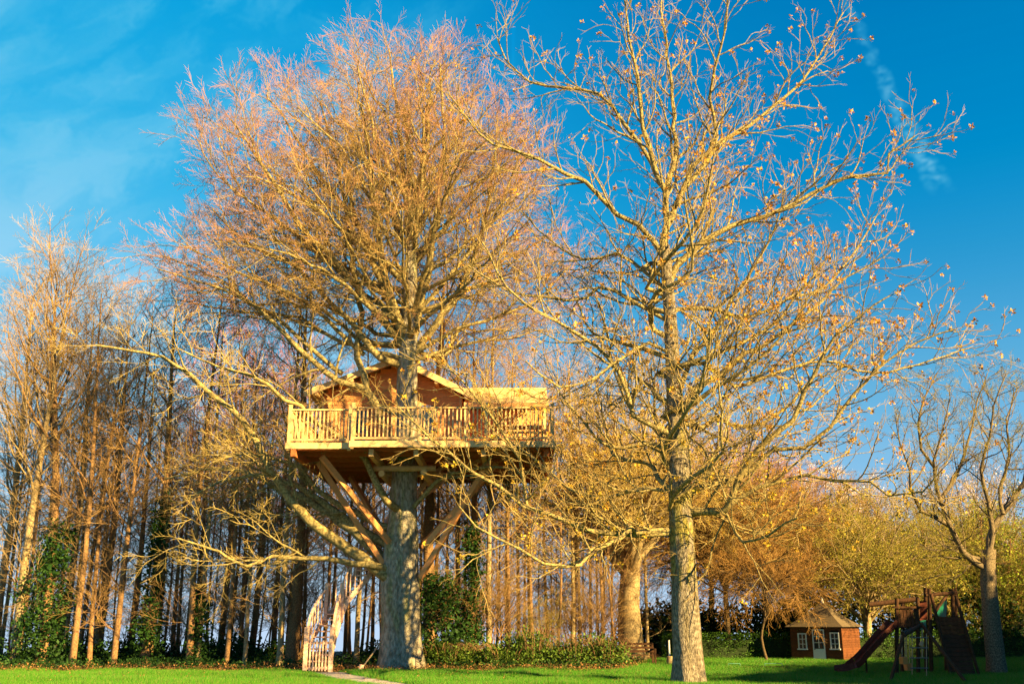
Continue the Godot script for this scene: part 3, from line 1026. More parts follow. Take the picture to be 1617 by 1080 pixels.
	for k in nrow:
		var f := (k + 0.5) / nrow
		var xs := -1.62 if k < 4 else -2.5
		var q := Vector3(0, lerpf(ye, yr, f), lerpf(ze, zr, f))
		var m := 6
		for j in m:
			var x0 := lerpf(xs, 1.36, float(j) / m) + (0.1 if k % 2 == 1 and j > 0 else 0.0)
			var x1 := lerpf(xs, 1.36, float(j + 1) / m) + (0.1 if k % 2 == 1 and j < m - 1 else 0.0)
			var o: MeshInstance3D = B.call(wing, "shingle", Vector3(x1 - x0 - 0.008, 0.025, 0.32), Vector3((x0 + x1) / 2, q.y + 0.02, q.z), larch())
			o.basis = Basis.from_euler(Vector3(atan2(yr - ye, ze - zr) - 0.07, 0, 0)) * o.basis
	B.call(wing, "back_slope", Vector3(3.0, 0.04, 2.6), Vector3(-0.14, 10.0, -40.3), M.larch0).rotation.x = -0.42
	B.call(wing, "eave_board", Vector3(2.98, 0.13, 0.035), Vector3(-0.13, ye - 0.06, ze + 0.05), M.siding1)
	B.call(wing, "porch_post", Vector3(0.12, ye - fy, 0.12), Vector3(1.2, (ye + fy) / 2 - 0.02, ze - 0.15), M.larch2)
	B.call(wing, "porch_post", Vector3(0.14, ye - fy + 0.15, 0.14), Vector3(-1.72, (ye + fy) / 2, ze - 0.15), M.larch2)
	var pw := group_part(t, "porch_wall")
	for k in 14:
		B.call(pw, "siding_board", Vector3(3.0, e + 0.01, 0.03), Vector3(-0.38, fy + e * (k + 0.5), -38.6), kind("siding"))
	B.call(pw, "end_wall", Vector3(0.05, 2.3, 3.0), Vector3(1.15, fy + 1.15, -40.15), M.siding1)
	# picnic table on the deck
	var tb := thing("picnic_table", Vector3(0.15, fy, -34.6), "wooden picnic table with crossed legs on the deck under the lower roof", "table")
	for k in 4:
		box(tb, "table_board", Vector3(1.9, 0.035, 0.17), Vector3(0, 0.75, -0.28 + k * 0.185), larch())
	for s in [-1, 1]:
		box(tb, "bench_board", Vector3(1.9, 0.035, 0.24), Vector3(0, 0.45, 0.68 * s), larch())
		for q in [-1, 1]:
			bar(tb, "leg", Vector3(0.72 * s, 0.72, -0.2 * q), Vector3(0.72 * s + 0.03 * q, 0.0, 0.62 * q), 0.09, 0.04, larch())
		bar(tb, "bench_bearer", Vector3(0.76 * s, 0.41, -0.75), Vector3(0.76 * s, 0.41, 0.75), 0.04, 0.09, larch())


func build_stair() -> void:
	var O := Vector3(-3.83, 0, -36.5)
	var t := thing("curved_stair", O, "pinkish wooden stair with slatted balustrades curling up around the big trunk", "stairs")
	var n := 38
	var way := PackedVector3Array()
	for q in [[-6.42, -35.15], [-6.44, -35.85], [-6.15, -36.4], [-5.6, -36.7], [-5.12, -37.2], [-4.85, -37.9], [-4.3, -38.5], [-3.4, -38.6], [-2.4, -38.1]]:
		way.append(Vector3(q[0], 0, q[1]) - O)
	var P := func(k: float, r: float) -> Vector3:
		# r is the distance to the left of the flight's middle
		var f := clampf(k / n, 0.0, 1.0) * 7.999
		var j := int(f)
		var a := way[maxi(j - 1, 0)]
		var b := way[mini(j + 2, 8)]
		var c := way[j].cubic_interpolate(way[j + 1], a, b, f - j)
		var d := way[j].cubic_interpolate(way[j + 1], a, b, f - j + 0.02) - way[j].cubic_interpolate(way[j + 1], a, b, f - j - 0.02)
		d.y = 0
		d = d.normalized()
		if k < 0.0:
			c += d * k * 0.18
		return c + UP.cross(d) * r + UP * 0.19 * k
	var r0 := -0.42
	var r1 := 0.42
	for k in n:
		var b := Buf.new()
		var q := []
		for y in [0.0, 0.045]:
			for e in [[k, r0], [k, r1], [k + 1.35, r1], [k + 1.35, r0]]:
				var v: Vector3 = P.call(e[0], e[1])
				v.y = 0.19 * (k + 1) - 0.045 + y
				q.append(v)
		for f in [[4, 7, 6, 5], [0, 1, 2, 3], [0, 4, 5, 1], [1, 5, 6, 2], [2, 6, 7, 3], [3, 7, 4, 0]]:
			b.quad(q[f[0]], q[f[1]], q[f[2]], q[f[3]])
		part(t, "tread", b.mesh(), M.stair)
	for r in [r0, r1]:
		var g := group_part(t, "balustrade")
		for k in range(0, n, 2):
			bar(g, "stringer", P.call(k - 0.03, r) + UP * 0.02, P.call(k + 2.03, r) + UP * 0.04, 0.05, 0.17, M.stair)
			bar(g, "handrail", P.call(k - 0.03, r) + UP * 1.08, P.call(k + 2.03, r) + UP * 1.08, 0.07, 0.05, M.stair)
		for k in 40:
			var p: Vector3 = P.call(k * n / 40.0 + 0.25, r)
			box(g, "baluster", Vector3(0.032, 0.98, 0.032), p + UP * 0.56, M.stair)
		for k in [0, 9, 19, 28, 38]:
			var p: Vector3 = P.call(float(k), r)
			box(g, "newel_post", Vector3(0.12, 1.35, 0.12), p + UP * 0.55, M.stair)
	# slatted gate at the foot
	var gate := group_part(t, "gate")
	var a: Vector3 = P.call(-0.6, r1)
	var c: Vector3 = P.call(-0.6, r0)
	a.y = 0
	c.y = 0
	for y in [0.15, 0.95]:
		bar(gate, "gate_rail", a + UP * y, c + UP * y, 0.04, 0.08, M.stair)
	for k in 8:
		var p := a.lerp(c, (k + 0.5) / 8.0)
		box(gate, "slat", Vector3(0.05, 1.0, 0.03), p + UP * 0.56 + Vector3(0, 0, 0.035), M.stair)
	for p in [a, c]:
		box(gate, "gate_post", Vector3(0.12, 1.5, 0.12), p + UP * 0.7, M.stair)


# ---------------------------------------------------------------- the wood behind
var protos := {}


func make_forest_tree(called: String, h: float, r: float, spray: String, bark: Material, opt := {}) -> Node3D:
	var t := Node3D.new()
	t.name = called
	var lean: float = opt.get("lean", 0.0)
	var p := PackedVector3Array()
	var bend := rv(0.25)
	for k in 9:
		var f := k / 8.0
		p.append(Vector3(lean * f * f + bend.x * sin(f * 5.0) * 0.7, h * 0.97 * f - (0.15 if k == 0 else 0.0), bend.z * sin(f * 4.0)))
	var path := smooth_path(p, 0.5, 0.015)
	var rad := taper(path.size(), r, 0.02, 0.9)
	part(t, "trunk", trunk_shape(path, rad, 12, 0.12, 0.25, 0.4, int(h * 7)), bark)
	var sp := []
	var b := Buf.new()
	var P := {"seg": [0.5, 0.5, 0.35], "wander": [0.1, 0.12, 0.15], "tropism": [0.0, opt.get("rise", 0.22), 0.1], "tip": [0.02, 0.012, 0.008], "sides": [8, 4, 3],
		"dens": [opt.get("dens", 2.6) * 0.75, 2.0, 1.4], "from": [opt.get("from", 0.42), 0.2, 0.2], "angle": [0.95, 0.8, 0.75], "len": [0.0, opt.get("reach", 2.6) * 1.1, 1.0], "rmax": [0.2, opt.get("thick", 0.04), 0.014], "last": 2, "spray": 0.85}
	kids(b, sp, path, rad, h, 0, P)
	# a few stray shoots low on the stem
	for k in opt.get("strays", 13):
		var f := rng.randf_range(0.12, 0.5)
		var j := int(f * (path.size() - 1))
		var a := rng.randf() * TAU
		branch(b, sp, path[j], Vector3(cos(a), 0.5, sin(a)), rng.randf_range(0.8, 2.0), 0.018, 1, P)
	part(t, "branches", b.mesh(), bark, Vector3.ZERO, true)
	part(t, "twigs", join(spray, sp), M.twig, Vector3.ZERO, true)
	if opt.has("leaf"):
		var lv := []
		for x in sp:
			if rng.randf() < opt.get("leaf_share", 0.5):
				lv.append(frame(x * Vector3(0, 0.6, 0), rv() + UP * 0.5, rng.randf_range(0.7, 1.3)))
		part(t, "leaves", join(opt.leaf, lv), M.leaf, Vector3.ZERO, true)
	return t


func plant(which: String, called: String, where: Vector3, scale_: float, label: String, category: String, group := "", tilt := 0.0, turn := -1.0) -> Node3D:
	var t: Node3D = protos[which].duplicate()
	t.name = numbered(called)
	add_child(t, true)
	t.position = where
	t.rotation = Vector3(0, rng.randf() * TAU if turn < 0.0 else turn, tilt)
	t.scale = Vector3.ONE * scale_
	tag(t, label, category, group)
	return t


func make_scrub(called: String, stems: int, h: float, spray: String, bark: Material, reach := 1.0) -> Node3D:
	var t := Node3D.new()
	t.name = called
	var b := Buf.new()
	var sp := []
	var P := {"seg": [0.4, 0.35, 0.3], "wander": [0.08, 0.14, 0.15], "tropism": [0.1, 0.15, 0.1], "tip": [0.01, 0.008, 0.007], "sides": [5, 4, 3],
		"dens": [2.2, 2.2, 2.0], "from": [0.25, 0.2, 0.2], "angle": [0.6, 0.7, 0.7], "len": [0.0, 1.1 * reach, 0.6], "rmax": [0.05, 0.018, 0.010], "last": 2, "spray": 0.7}
	for k in stems:
		var a := rng.randf() * TAU
		branch(b, sp, Vector3(cos(a), 0, sin(a)) * rng.randf() * 0.5, Vector3(cos(a) * 0.35, 1, sin(a) * 0.35), h * rng.randf_range(0.6, 1.05), 0.028, 0, P)
	part(t, "stems", b.mesh(), bark, Vector3.ZERO, true)
	part(t, "twigs", join(spray, sp), M.twig, Vector3.ZERO, true)
	return t


func leaf_cloud(parent: Node, called: String, which: String, n: int, shape: Callable, lo := 0.8, hi := 1.3, mt: Material = null) -> void:
	var xf := []
	for k in n:
		var p: Vector3 = shape.call()
		xf.append(frame(p, rv() + UP * 0.4, rng.randf_range(lo, hi)))
	part(parent, called, join(which, xf), mt if mt else M.leaf, Vector3.ZERO, true)


func ivy_on(where: Vector3, r: float, h: float, n: int, label: String, lean := 0.0) -> void:
	var t := thing("ivy", where, label, "ivy", "ivy columns on trunks in the wood")
	leaf_cloud(t, "foliage", "ivy", n, func() -> Vector3:
		var f := pow(rng.randf(), 1.35)
		var a := rng.randf() * TAU
		var rr: float = r * (1.15 - 0.75 * f) * rng.randf_range(0.55, 1.1) * (1.0 + 0.3 * sin(f * 17.0 + a * 2.0))
		return Vector3(cos(a) * rr + lean * f * f, f * h + 0.1, sin(a) * rr), 0.8, 1.4)


func build_wood() -> void:
	protos.pole = make_forest_tree("slender_tree", 15.0, 0.11, "wood_twig", M.bark_brown, {"reach": 1.9, "dens": 2.4})
	protos.pole_b = make_forest_tree("slender_tree", 16.0, 0.14, "wood_twig", M.bark_brown, {"reach": 2.3, "dens": 2.5, "from": 0.36})
	protos.pole_p = make_forest_tree("slender_tree", 15.5, 0.12, "wood_twig", M.bark_pale, {"reach": 2.0, "dens": 2.4, "from": 0.4})
	protos.thin = make_forest_tree("slender_tree", 12.0, 0.065, "wood_twig", M.bark_brown, {"reach": 1.4, "dens": 2.4, "from": 0.3, "strays": 4})
	protos.pink = make_forest_tree("pinkish_tree", 16.0, 0.15, "pink_twig", M.bark_dark, {"reach": 3.4, "dens": 2.8, "from": 0.35})
	protos.thick = make_forest_tree("stout_tree", 17.0, 0.27, "wood_twig", M.bark_brown, {"reach": 3.0, "dens": 2.6, "from": 0.45, "thick": 0.06})
	protos.pale = make_forest_tree("pale_crowned_tree", 17.0, 0.22, "pale_twig", M.bark_pale, {"reach": 3.6, "dens": 2.9, "from": 0.4, "rise": 0.3, "thick": 0.06})
	protos.fork = make_forest_tree("pale_crowned_tree", 17.0, 0.24, "pale_twig", M.bark_brown, {"reach": 5.0, "dens": 2.7, "from": 0.5, "rise": 0.35, "thick": 0.08})
	protos.scrub = make_scrub("bare_bush", 9, 4.2, "wood_twig", M.bark_brown)
	protos.scrub_g = make_scrub("bare_bush", 8, 3.2, "moss_twig", M.bark_brown)
	var edge := "bare trees along the front of the wood"
	var G := func(px: float, d: float) -> Vector3:
		return ground(px, d)
	var row := [
		["pale", "pale_crowned_tree", 22, 40.5, 0.92, -0.013, "pale-trunked tall tree with a wide buff crown, leftmost at the lawn edge"],
		["fork", "pale_crowned_tree", 62, 41.0, 0.96, -0.06, "brown leaning tree with heavy ivy foot and a spreading buff crown on the left"],
		["pole_b", "slender_tree", 112, 40.0, 0.95, -0.027, "leaning brown pole tree just right of the heavy ivy foot"],
		["pole", "slender_tree", 140, 41.0, 0.9, -0.018, "thin brown pole tree second right of the heavy ivy foot"],
		["pole_b", "slender_tree", 178, 40.5, 0.9, -0.013, "brown pole tree midway between the two big ivy columns"],
		["thick", "stout_tree", 228, 41.0, 0.88, -0.009, "stout tree wrapped in a dark ivy column in the left wood"],
		["pole_b", "slender_tree", 299, 40.0, 0.98, 0.000, "lit brown trunk with moss on its right side, left wood"],
		["pole_p", "slender_tree", 311, 40.2, 0.9, 0.005, "mossy green twin trunk right beside the lit brown trunk"],
		["pole", "slender_tree", 357, 39.3, 0.82, 0.009, "thin leaning stem in a close pair left of the thin pale trunk"],
		["pole_p", "slender_tree", 386, 39.4, 0.75, 0.005, "thin pale pinkish trunk standing forward on the lawn edge"],
		["pole_p", "slender_tree", 441, 38.8, 1.0, 0.000, "straight pale trunk at the lawn edge left of the curved stair"],
		["thick", "stout_tree", 458, 41.5, 0.95, 0.000, "thick red-brown trunk close behind the straight pale trunk"],
		["pole_p", "slender_tree", 562, 42.5, 0.95, 0.000, "buff trunk seen between the stair and the big tree"],
		["thick", "stout_tree", 681, 40.8, 1.0, 0.000, "thick red-brown trunk just right of the big tree"],
		["pole_p", "slender_tree", 720, 41.5, 0.95, -0.005, "pale trunk left of the dark ivy-clad trunk behind the brambles"],
		["pole_b", "slender_tree", 744, 40.8, 0.9, 0.000, "trunk clad to mid height in dark ivy, right of the big tree"],
		["pole_p", "slender_tree", 772, 41.2, 1.05, -0.005, "pale lit trunk right of the dark ivy-clad trunk"],
		["pole", "slender_tree", 806, 42.0, 0.9, 0.005, "thin brown stem second right of the dark ivy-clad trunk"],
		["pole", "slender_tree", 842, 43.0, 0.85, -0.009, "thin brown stem above the middle of the bramble bank"],
		["thin", "slender_tree", 880, 42.5, 0.95, -0.013, "slim stem above the right half of the bramble bank"],
		["pole_p", "slender_tree", 905, 43.5, 0.85, 0.018, "buff slanting stem left of the old broad trunk"],
	]
	for q in row:
		plant(q[0], q[1], G.call(q[2], q[3]), q[4], q[6], "tree", edge, q[5])
	# ivy
	ivy_on(G.call(58, 40.6), 1.0, 5.2, 620, "wide dark mound of ivy round the leaning tree on the far left", 0.3)
	ivy_on(G.call(229, 40.8), 0.42, 6.4, 330, "narrow dark ivy column in the middle of the left wood", 0.1)
	ivy_on(G.call(311, 40.0), 0.34, 2.6, 120, "short ivy on the mossy twin trunk of the left wood")
	ivy_on(G.call(744, 40.6), 0.40, 5.2, 320, "dark ivy column right of the big tree, behind the brambles")
	ivy_on(G.call(690, 40.0), 1.2, 3.2, 420, "leafy ivy and holly mound at the right foot of the big tree")
	# the mass of stems deeper in
	var zones := [
		[-20.0, 250.0, 22, "slender bare tree among many deep in the wood at far left", "trees deep in the far left wood"],
		[250.0, 490.0, 19, "slender bare tree among many deep in the wood left of the stair", "trees deep in the wood left of the stair"],
		[490.0, 680.0, 14, "slender bare tree deep in the wood behind stair and big trunk", "trees deep in the wood behind the stair"],
		[680.0, 990.0, 26, "slender bare tree deep in the wood behind the bramble bank", "trees deep in the wood behind the brambles"],
	]
	for z in zones:
		for k in z[2]:
			var px: float = lerpf(z[0], z[1], (k + rng.randf()) / z[2])
			var d := rng.randf_range(42.5, 58.0)
			var w: String = ["pole", "pole_b", "pole_p", "thin", "thin", "pole"][rng.randi_range(0, 5)]
			plant(w, "slender_tree", G.call(px, d), rng.randf_range(0.72, 0.98) if z[0] < 600.0 else rng.randf_range(0.66, 0.95), z[3].replace("slender", {"pole": "brown slender", "pole_b": "taller brown", "pole_p": "pale-stemmed", "thin": "very thin"}[w]), "tree", z[4], rng.randfn() * 0.018 - 0.004)
	# reddish crowns behind on the left
	for q in [[300, 52, 0.98], [345, 56, 1.08], [395, 53, 0.95], [430, 58, 1.05], [468, 54, 0.9], [270, 57, 0.9]]:
		plant("pink", "pinkish_tree", G.call(q[0], q[1]), q[2], "tall bare tree with a reddish haze of buds behind the left limbs", "tree", "reddish crowns left of the cabin")
	for q in [[-20, 47, 1.0], [90, 48, 0.98], [150, 50, 1.0]]:
		plant("pale", "pale_crowned_tree", G.call(q[0], q[1]), q[2], {-20: "buff-crowned bare tree cut by the left edge, behind the leftmost front tree", 90: "buff-crowned bare tree rising behind the heavy ivy foot on the far left", 150: "buff-crowned bare tree behind the thin brown pole trees, rightmost of the buff crowns"}[q[0]], "tree", "buff crowns at far left behind the front row")
	for z in [[-10.0, 480.0, 9, "twiggy bare bush in the undergrowth of the left wood", "bare bushes in the left wood"], [660.0, 980.0, 12, "twiggy bare bush in the wood behind the bramble bank", "bare bushes behind the brambles"]]:
		for k in z[2]:
			plant("scrub" if k % 3 else "scrub_g", "bare_bush", G.call(lerpf(z[0], z[1], (k + rng.randf()) / z[2]), rng.randf_range(41.0, 48.0)), rng.randf_range(0.6, 1.05), z[3].replace("twiggy", "brown twiggy" if k % 3 else "mossy green-brown"), "bush", z[4])


func dome_tree(called: String, where: Vector3, h: float, radius: float, trunk_r: float, spray: String, bark: Material, label: String, opt := {}) -> Node3D:
	# a round-headed tree: several limbs from a fork, twigs to the edge of a dome
	var t := thing(called, where, label, "tree", opt.get("group", ""))
	var fork: float = opt.get("fork", 0.25) * h
	var tp := smooth_path(PackedVector3Array([Vector3(0, -0.15, 0), Vector3(rng.randfn() * 0.08, fork * 0.5, 0), Vector3(0, fork, 0), Vector3(rng.randfn() * 0.2, fork + h * 0.25, rng.randfn() * 0.2)]), 0.3, 0.0)
	part(t, "trunk", trunk_shape(tp, taper(tp.size(), trunk_r, trunk_r * 0.45), 18, 0.14, 0.25, 0.35, int(where.x * 3.0) + 40), bark)
	var sp := []
	var P := {"seg": [0.4, 0.4, 0.3], "wander": [0.1, 0.14, 0.16], "tropism": [0.0, opt.get("tropism", 0.0), opt.get("tropism", 0.0)], "tip": [0.02, 0.011, 0.008], "sides": [6, 4, 3],
		"dens": [opt.get("dens", 1.7), 2.6, 2.2], "from": [0.15, 0.12, 0.15], "angle": [0.65, 0.7, 0.7], "len": [0.0, radius * 0.42, radius * 0.2], "rmax": [0.2, 0.04, 0.014], "last": 2, "spray": opt.get("spray", 0.8), "floor": 0.3}
	axis_path = PackedVector3Array()
	var n: int = opt.get("limbs", 20)
	for k in n:
		var u := (k + 0.5) / n
		var th := acos(1.0 - u * opt.get("open", 1.25))
		var ph := k * 2.39996
		var cy: float = h - radius * 0.85 * opt.get("tall", 1.0)
		var target := Vector3(radius * 0.8 * sin(th) * cos(ph), cy + radius * 0.68 * opt.get("tall", 1.0) * cos(th), radius * 0.8 * sin(th) * sin(ph))
		var s := Vector3(0, fork * rng.randf_range(0.85, 1.3), 0)
		var mid: Vector3 = s.lerp(target, 0.5) + UP * radius * opt.get("arch", 0.12)
		limb_path(t, PackedVector3Array([s, s.lerp(mid, 0.5) + rv(0.12), mid + rv(0.2), target]), trunk_r * 0.38, 0.022, P, sp, bark, 0.05, 6)
	part(t, "twigs", join(spray, sp), M.twig, Vector3.ZERO, true)
	if opt.has("leaf"):
		var lv := []
		for x in sp:
			if rng.randf() < opt.get("leaf_share", 0.5):
				lv.append(frame(x * Vector3(0, rng.randf(), 0), rv() + UP * 0.5, rng.randf_range(0.6, 1.2)))
		part(t, "leaves", join(opt.leaf, lv), M.leaf, Vector3.ZERO, true)
	return t


func hedge(where: Vector3, size: Vector3, turn: float, label: String, leaf := "hedge_leaf", each := 30.0, called := "hedge", lumpy := 0.06) -> void:
	var t := thing(called, where, label, "hedge", "", turn)
	box(t, "core", Vector3(size.x - 0.3, size.y - 0.2, size.z - 0.3), Vector3(0, size.y / 2 - 0.1, 0), M.yew)
	var area := size.x * size.y * 2.0 + size.x * size.z + 2.0 * size.y * size.z
	var xf := []
	for k in int(area * each):
		var q := rng.randf() * area
		var p := Vector3(rng.randf_range(-0.5, 0.5), rng.randf(), rng.randf_range(-0.5, 0.5))
		if q < size.x * size.y * 2.0:
			p.z = 0.5 if q < size.x * size.y else -0.5
		elif q < size.x * size.y * 2.0 + size.x * size.z:
			p.y = 1.0
		else:
			p.x = 0.5 if rng.randf() < 0.5 else -0.5
		xf.append(frame(p * size + rv(lumpy), rv(), rng.randf_range(0.7, 1.2)))
	part(t, "foliage", join(leaf, xf), M.leaf, Vector3.ZERO, true)


func build_right_side() -> void:
	# the old broad trunk behind the bench, lit gold
	var t := dome_tree("old_tree", ground(1000, 44.5), 13.0, 6.0, 0.58, "gold_twig", M.bark_pale, "old tree with broad flaring lit trunk and gold-green twigs behind the bench", {"fork": 0.30, "limbs": 22, "dens": 1.8, "tall": 1.15, "leaf": "gold_bud", "leaf_share": 0.35})
	plant("pole_p", "slender_tree", ground(1024, 46), 0.72, "pale stem close behind the right side of the old broad trunk", "tree", "", 0.0)
	for q in [[950, 46.0, -0.05, "dark multi-stemmed stem leaning left of the old broad trunk"], [968, 46.5, 0.03, "dark upright stem just left of the old broad trunk"]]:
		plant("pole", "slender_tree", ground(q[0], q[1]), 0.6, q[3], "tree", "", q[2])
	# rusty domed tree with drooping twigs
	dome_tree("rusty_tree", ground(1153, 48), 9.6, 5.2, 0.15, "rust_twig", M.bark_dark, "rounded tree with drooping rust-brown twigs in front of the clipped hedge", {"fork": 0.34, "limbs": 30, "dens": 2.2, "tropism": -0.10, "open": 1.6, "spray": 0.9, "arch": 0.2})
	dome_tree("rusty_tree", ground(1214, 44.0), 5.4, 2.7, 0.06, "rust_twig", M.bark_dark, "small thin-stemmed rust-brown tree whose twigs reach the left side of the playhouse", {"fork": 0.36, "limbs": 22, "dens": 1.9, "tropism": -0.12, "open": 1.6, "arch": 0.25})
	dome_tree("rusty_tree", ground(1275, 55), 9.3, 5.0, 0.15, "rust_twig", M.bark_dark, "rounded rust-brown tree behind the playhouse roof", {"fork": 0.3, "limbs": 26, "dens": 2.0, "tropism": -0.06, "open": 1.6, "spray": 0.9, "arch": 0.2})
	dome_tree("rusty_tree", ground(1130, 62), 13.6, 5.6, 0.2, "pink_twig", M.bark_dark, "tall pinkish-brown tree rising behind the front tree's lower limbs", {"fork": 0.3, "limbs": 24, "dens": 1.9, "open": 1.5, "tall": 1.3})
	dome_tree("rusty_tree", ground(1215, 64), 12.2, 5.0, 0.2, "pink_twig", M.bark_dark, "pinkish-brown tree right of the tall one, fading down to the sky gap", {"fork": 0.3, "limbs": 22, "dens": 1.9, "open": 1.5, "tall": 1.2})
	# yellow-green trees
	dome_tree("budding_tree", ground(1378, 47.5), 7.4, 4.6, 0.2, "moss_twig", M.bark_pale, "forked pale-stemmed tree with yellow-green buds right behind the playhouse", {"fork": 0.22, "limbs": 22, "dens": 2.1, "open": 1.45, "leaf": "young", "leaf_share": 0.75, "tall": 0.9})
	dome_tree("budding_tree", ground(1500, 51), 8.0, 4.8, 0.2, "moss_twig", M.bark_brown, "yellow-green budding tree behind the climbing frame", {"fork": 0.22, "limbs": 20, "dens": 2.0, "open": 1.45, "leaf": "young", "leaf_share": 0.75})
	dome_tree("budding_tree", ground(1430, 58), 8.8, 4.6, 0.2, "moss_twig", M.bark_brown, "olive twiggy tree between and behind the two yellow-green ones", {"fork": 0.22, "limbs": 18, "dens": 2.0, "open": 1.45, "leaf": "young", "leaf_share": 0.4})
	dome_tree("budding_tree", ground(1600, 50), 7.6, 4.4, 0.2, "moss_twig", M.bark_brown, "leafy lime-green tree at the far right edge behind the hedge", {"fork": 0.15, "limbs": 20, "dens": 2.0, "open": 1.7, "leaf": "lime_leaf", "leaf_share": 1.0})
	dome_tree("budding_tree", ground(1705, 54), 8.2, 4.6, 0.2, "moss_twig", M.bark_brown, "yellow-green budding tree beside the cottage, just past the right edge", {"fork": 0.2, "limbs": 18, "dens": 1.9, "open": 1.5, "leaf": "young", "leaf_share": 0.7})
	dome_tree("budding_tree", ground(1850, 57), 8.8, 5.0, 0.2, "moss_twig", M.bark_brown, "olive budding tree farthest to the right, beyond the cottage", {"fork": 0.2, "limbs": 18, "dens": 1.9, "open": 1.5, "leaf": "young", "leaf_share": 0.5})
	for q in [[1308, 62, 11.0], [1372, 63, 10.4], [1560, 63, 11.0]]:
		dome_tree("blossom_tree", ground(q[0], q[1]), q[2], 3.4, 0.15, "pale_twig", M.bark_dark, ["white blossoming treetop showing in the sky gap, leftmost of three", "white blossoming treetop left of the small gnarled tree's limbs", "pinkish-white treetop behind the small gnarled tree"][0 if q[0] < 1330 else 1 if q[0] < 1500 else 2], {"fork": 0.3, "limbs": 14, "dens": 1.9, "leaf": "blossom", "leaf_share": 0.6, "group": "blossoming treetops on the right"})
	# dark evergreens low behind
	for q in [[1215, 51.5, 2.6], [1290, 51, 3.0], [1545, 48.5, 3.4], [1450, 53, 2.8], [1090, 52.5, 2.6], [1045, 54, 2.2]]:
		var e := thing("evergreen_shrub", ground(q[0], q[1]), ["dark evergreen shrub behind the rust-brown twigs", "dark evergreen shrub directly behind the playhouse", "dark tall evergreen between climbing frame and small gnarled tree", "dark evergreen shrub behind the slide", "dark evergreen shrub right of the front tree's trunk, behind the hedge", "dark evergreen shrub just left of the front tree's trunk, behind the marker post"][[1215, 1290, 1545, 1450, 1090, 1045].find(q[0])], "shrub", "dark evergreen shrubs")
		var hh: float = q[2]
		leaf_cloud(e, "foliage", "dark_leaf", 260, func() -> Vector3:
			var d := rv().normalized() * pow(rng.randf(), 0.35)
			return Vector3(d.x * 2.3, hh * 0.5 + d.y * hh * 0.5, d.z * 1.6), 0.8, 1.3)
	# clipped hedges
	hedge(ground(1180, 47.5) + Vector3(-0.6, 0, 0), Vector3(6.2, 1.05, 1.0), 0.0, "clipped green hedge behind the rust-brown tree, left of the playhouse")
	hedge(ground(1540, 47.6), Vector3(11.5, 1.15, 1.0), 0.04, "long clipped hedge in shade behind the climbing frame")
	# cottage corner at the right edge
	var c := thing("cottage", ground(1622, 56), "corner of a stone cottage with dark slate roof at the right edge", "house")
	box(c, "wall", Vector3(2.6, 2.9, 3.0), Vector3(0.7, 1.45, 0), M.stone)
	box(c, "roof", Vector3(3.0, 0.12, 2.3), Vector3(0.7, 3.45, 0.95), M.slate, Vector3(0.75, 0, 0))
	box(c, "roof", Vector3(3.0, 0.12, 2.3), Vector3(0.7, 3.45, -0.75), M.slate, Vector3(-0.75, 0, 0))
	box(c, "chimney", Vector3(0.7, 1.6, 0.6), Vector3(0.1, 4.6, 0.1), M.stone)
	# the small gnarled tree on the right
	var D := 33.5
	var s := thing("gnarled_tree", ground(1573, D), "small gnarled fruit tree with twisted dark limbs beside the climbing frame", "tree")
	var tp := trunk_path(pts([1577, 1068, 1570, 1010, 1565, 960, 1561, 900, 1563, 868]), D, s.position, 0.15)
	part(s, "trunk", trunk_shape(tp, taper(tp.size(), 0.30, 0.20, 0.7), 22, 0.14, 0.2, 0.3, 9), M.gnarled)
	var sp := []
	var P := {"seg": [0.3, 0.3, 0.2], "wander": [0.1, 0.24, 0.22], "tropism": [0.1, 0.3, 0.35], "tip": [0.016, 0.010, 0.007], "sides": [7, 4, 3],
		"dens": [3.4, 3.4, 2.6], "from": [0.12, 0.12, 0.2], "angle": [0.8, 0.8, 0.75], "len": [0.0, 1.25, 0.55], "rmax": [0.2, 0.028, 0.011], "last": 2, "spray": 0.5, "lift": 0.15}
	axis_path = tp
	var lm: Material = M.gnarled
	for q in [[pts([1562, 900, 1545, 891, 1522, 872, 1511, 850, 1499, 827, 1482, 776, 1476, 730, 1490, 680, 1500, 630]), -1.0, 0.13], [pts([1500, 830, 1480, 818, 1455, 806, 1440, 773, 1437, 740, 1420, 702, 1415, 660]), -1.6, 0.08],
			[pts([1522, 875, 1504, 868, 1490, 862, 1484, 856]), -1.5, 0.06], [pts([1562, 890, 1565, 850, 1570, 833, 1588, 806, 1612, 770, 1640, 720, 1655, 660]), 1.0, 0.13], [pts([1570, 840, 1560, 790, 1550, 740, 1565, 690, 1570, 640, 1590, 590]), -1.0, 0.09],
			[pts([1585, 812, 1580, 770, 1595, 720, 1590, 660, 1610, 610]), 1.5, 0.07], [pts([1485, 790, 1510, 750, 1530, 700, 1540, 650, 1560, 590]), 1.0, 0.07], [pts([1478, 740, 1455, 710, 1450, 670, 1460, 630, 1480, 590]), 0.5, 0.06],
			[pts([1612, 770, 1650, 750, 1700, 700, 1730, 640]), -1.0, 0.08]]:
		limb_from(s, q[0], D, D + q[1], q[2], 0.016, P, sp, lm, 0.03, 7)
	part(s, "twigs", join("moss_twig", sp), M.twig, Vector3.ZERO, true)
	var lv := []
	for x in sp:
		if rng.randf() < 0.65:
			lv.append(frame(x * Vector3(0, 0.6, 0), rv() + UP, rng.randf_range(0.3, 0.55)))
	part(s, "leaves", join("young", lv), M.leaf, Vector3.ZERO, true)
	# tall evergreen screen to the right of the view; it shades the playground
	var a := Vector3(21.0, 0, -15.6)
	var b := Vector3(36.3, 0, -36.6)
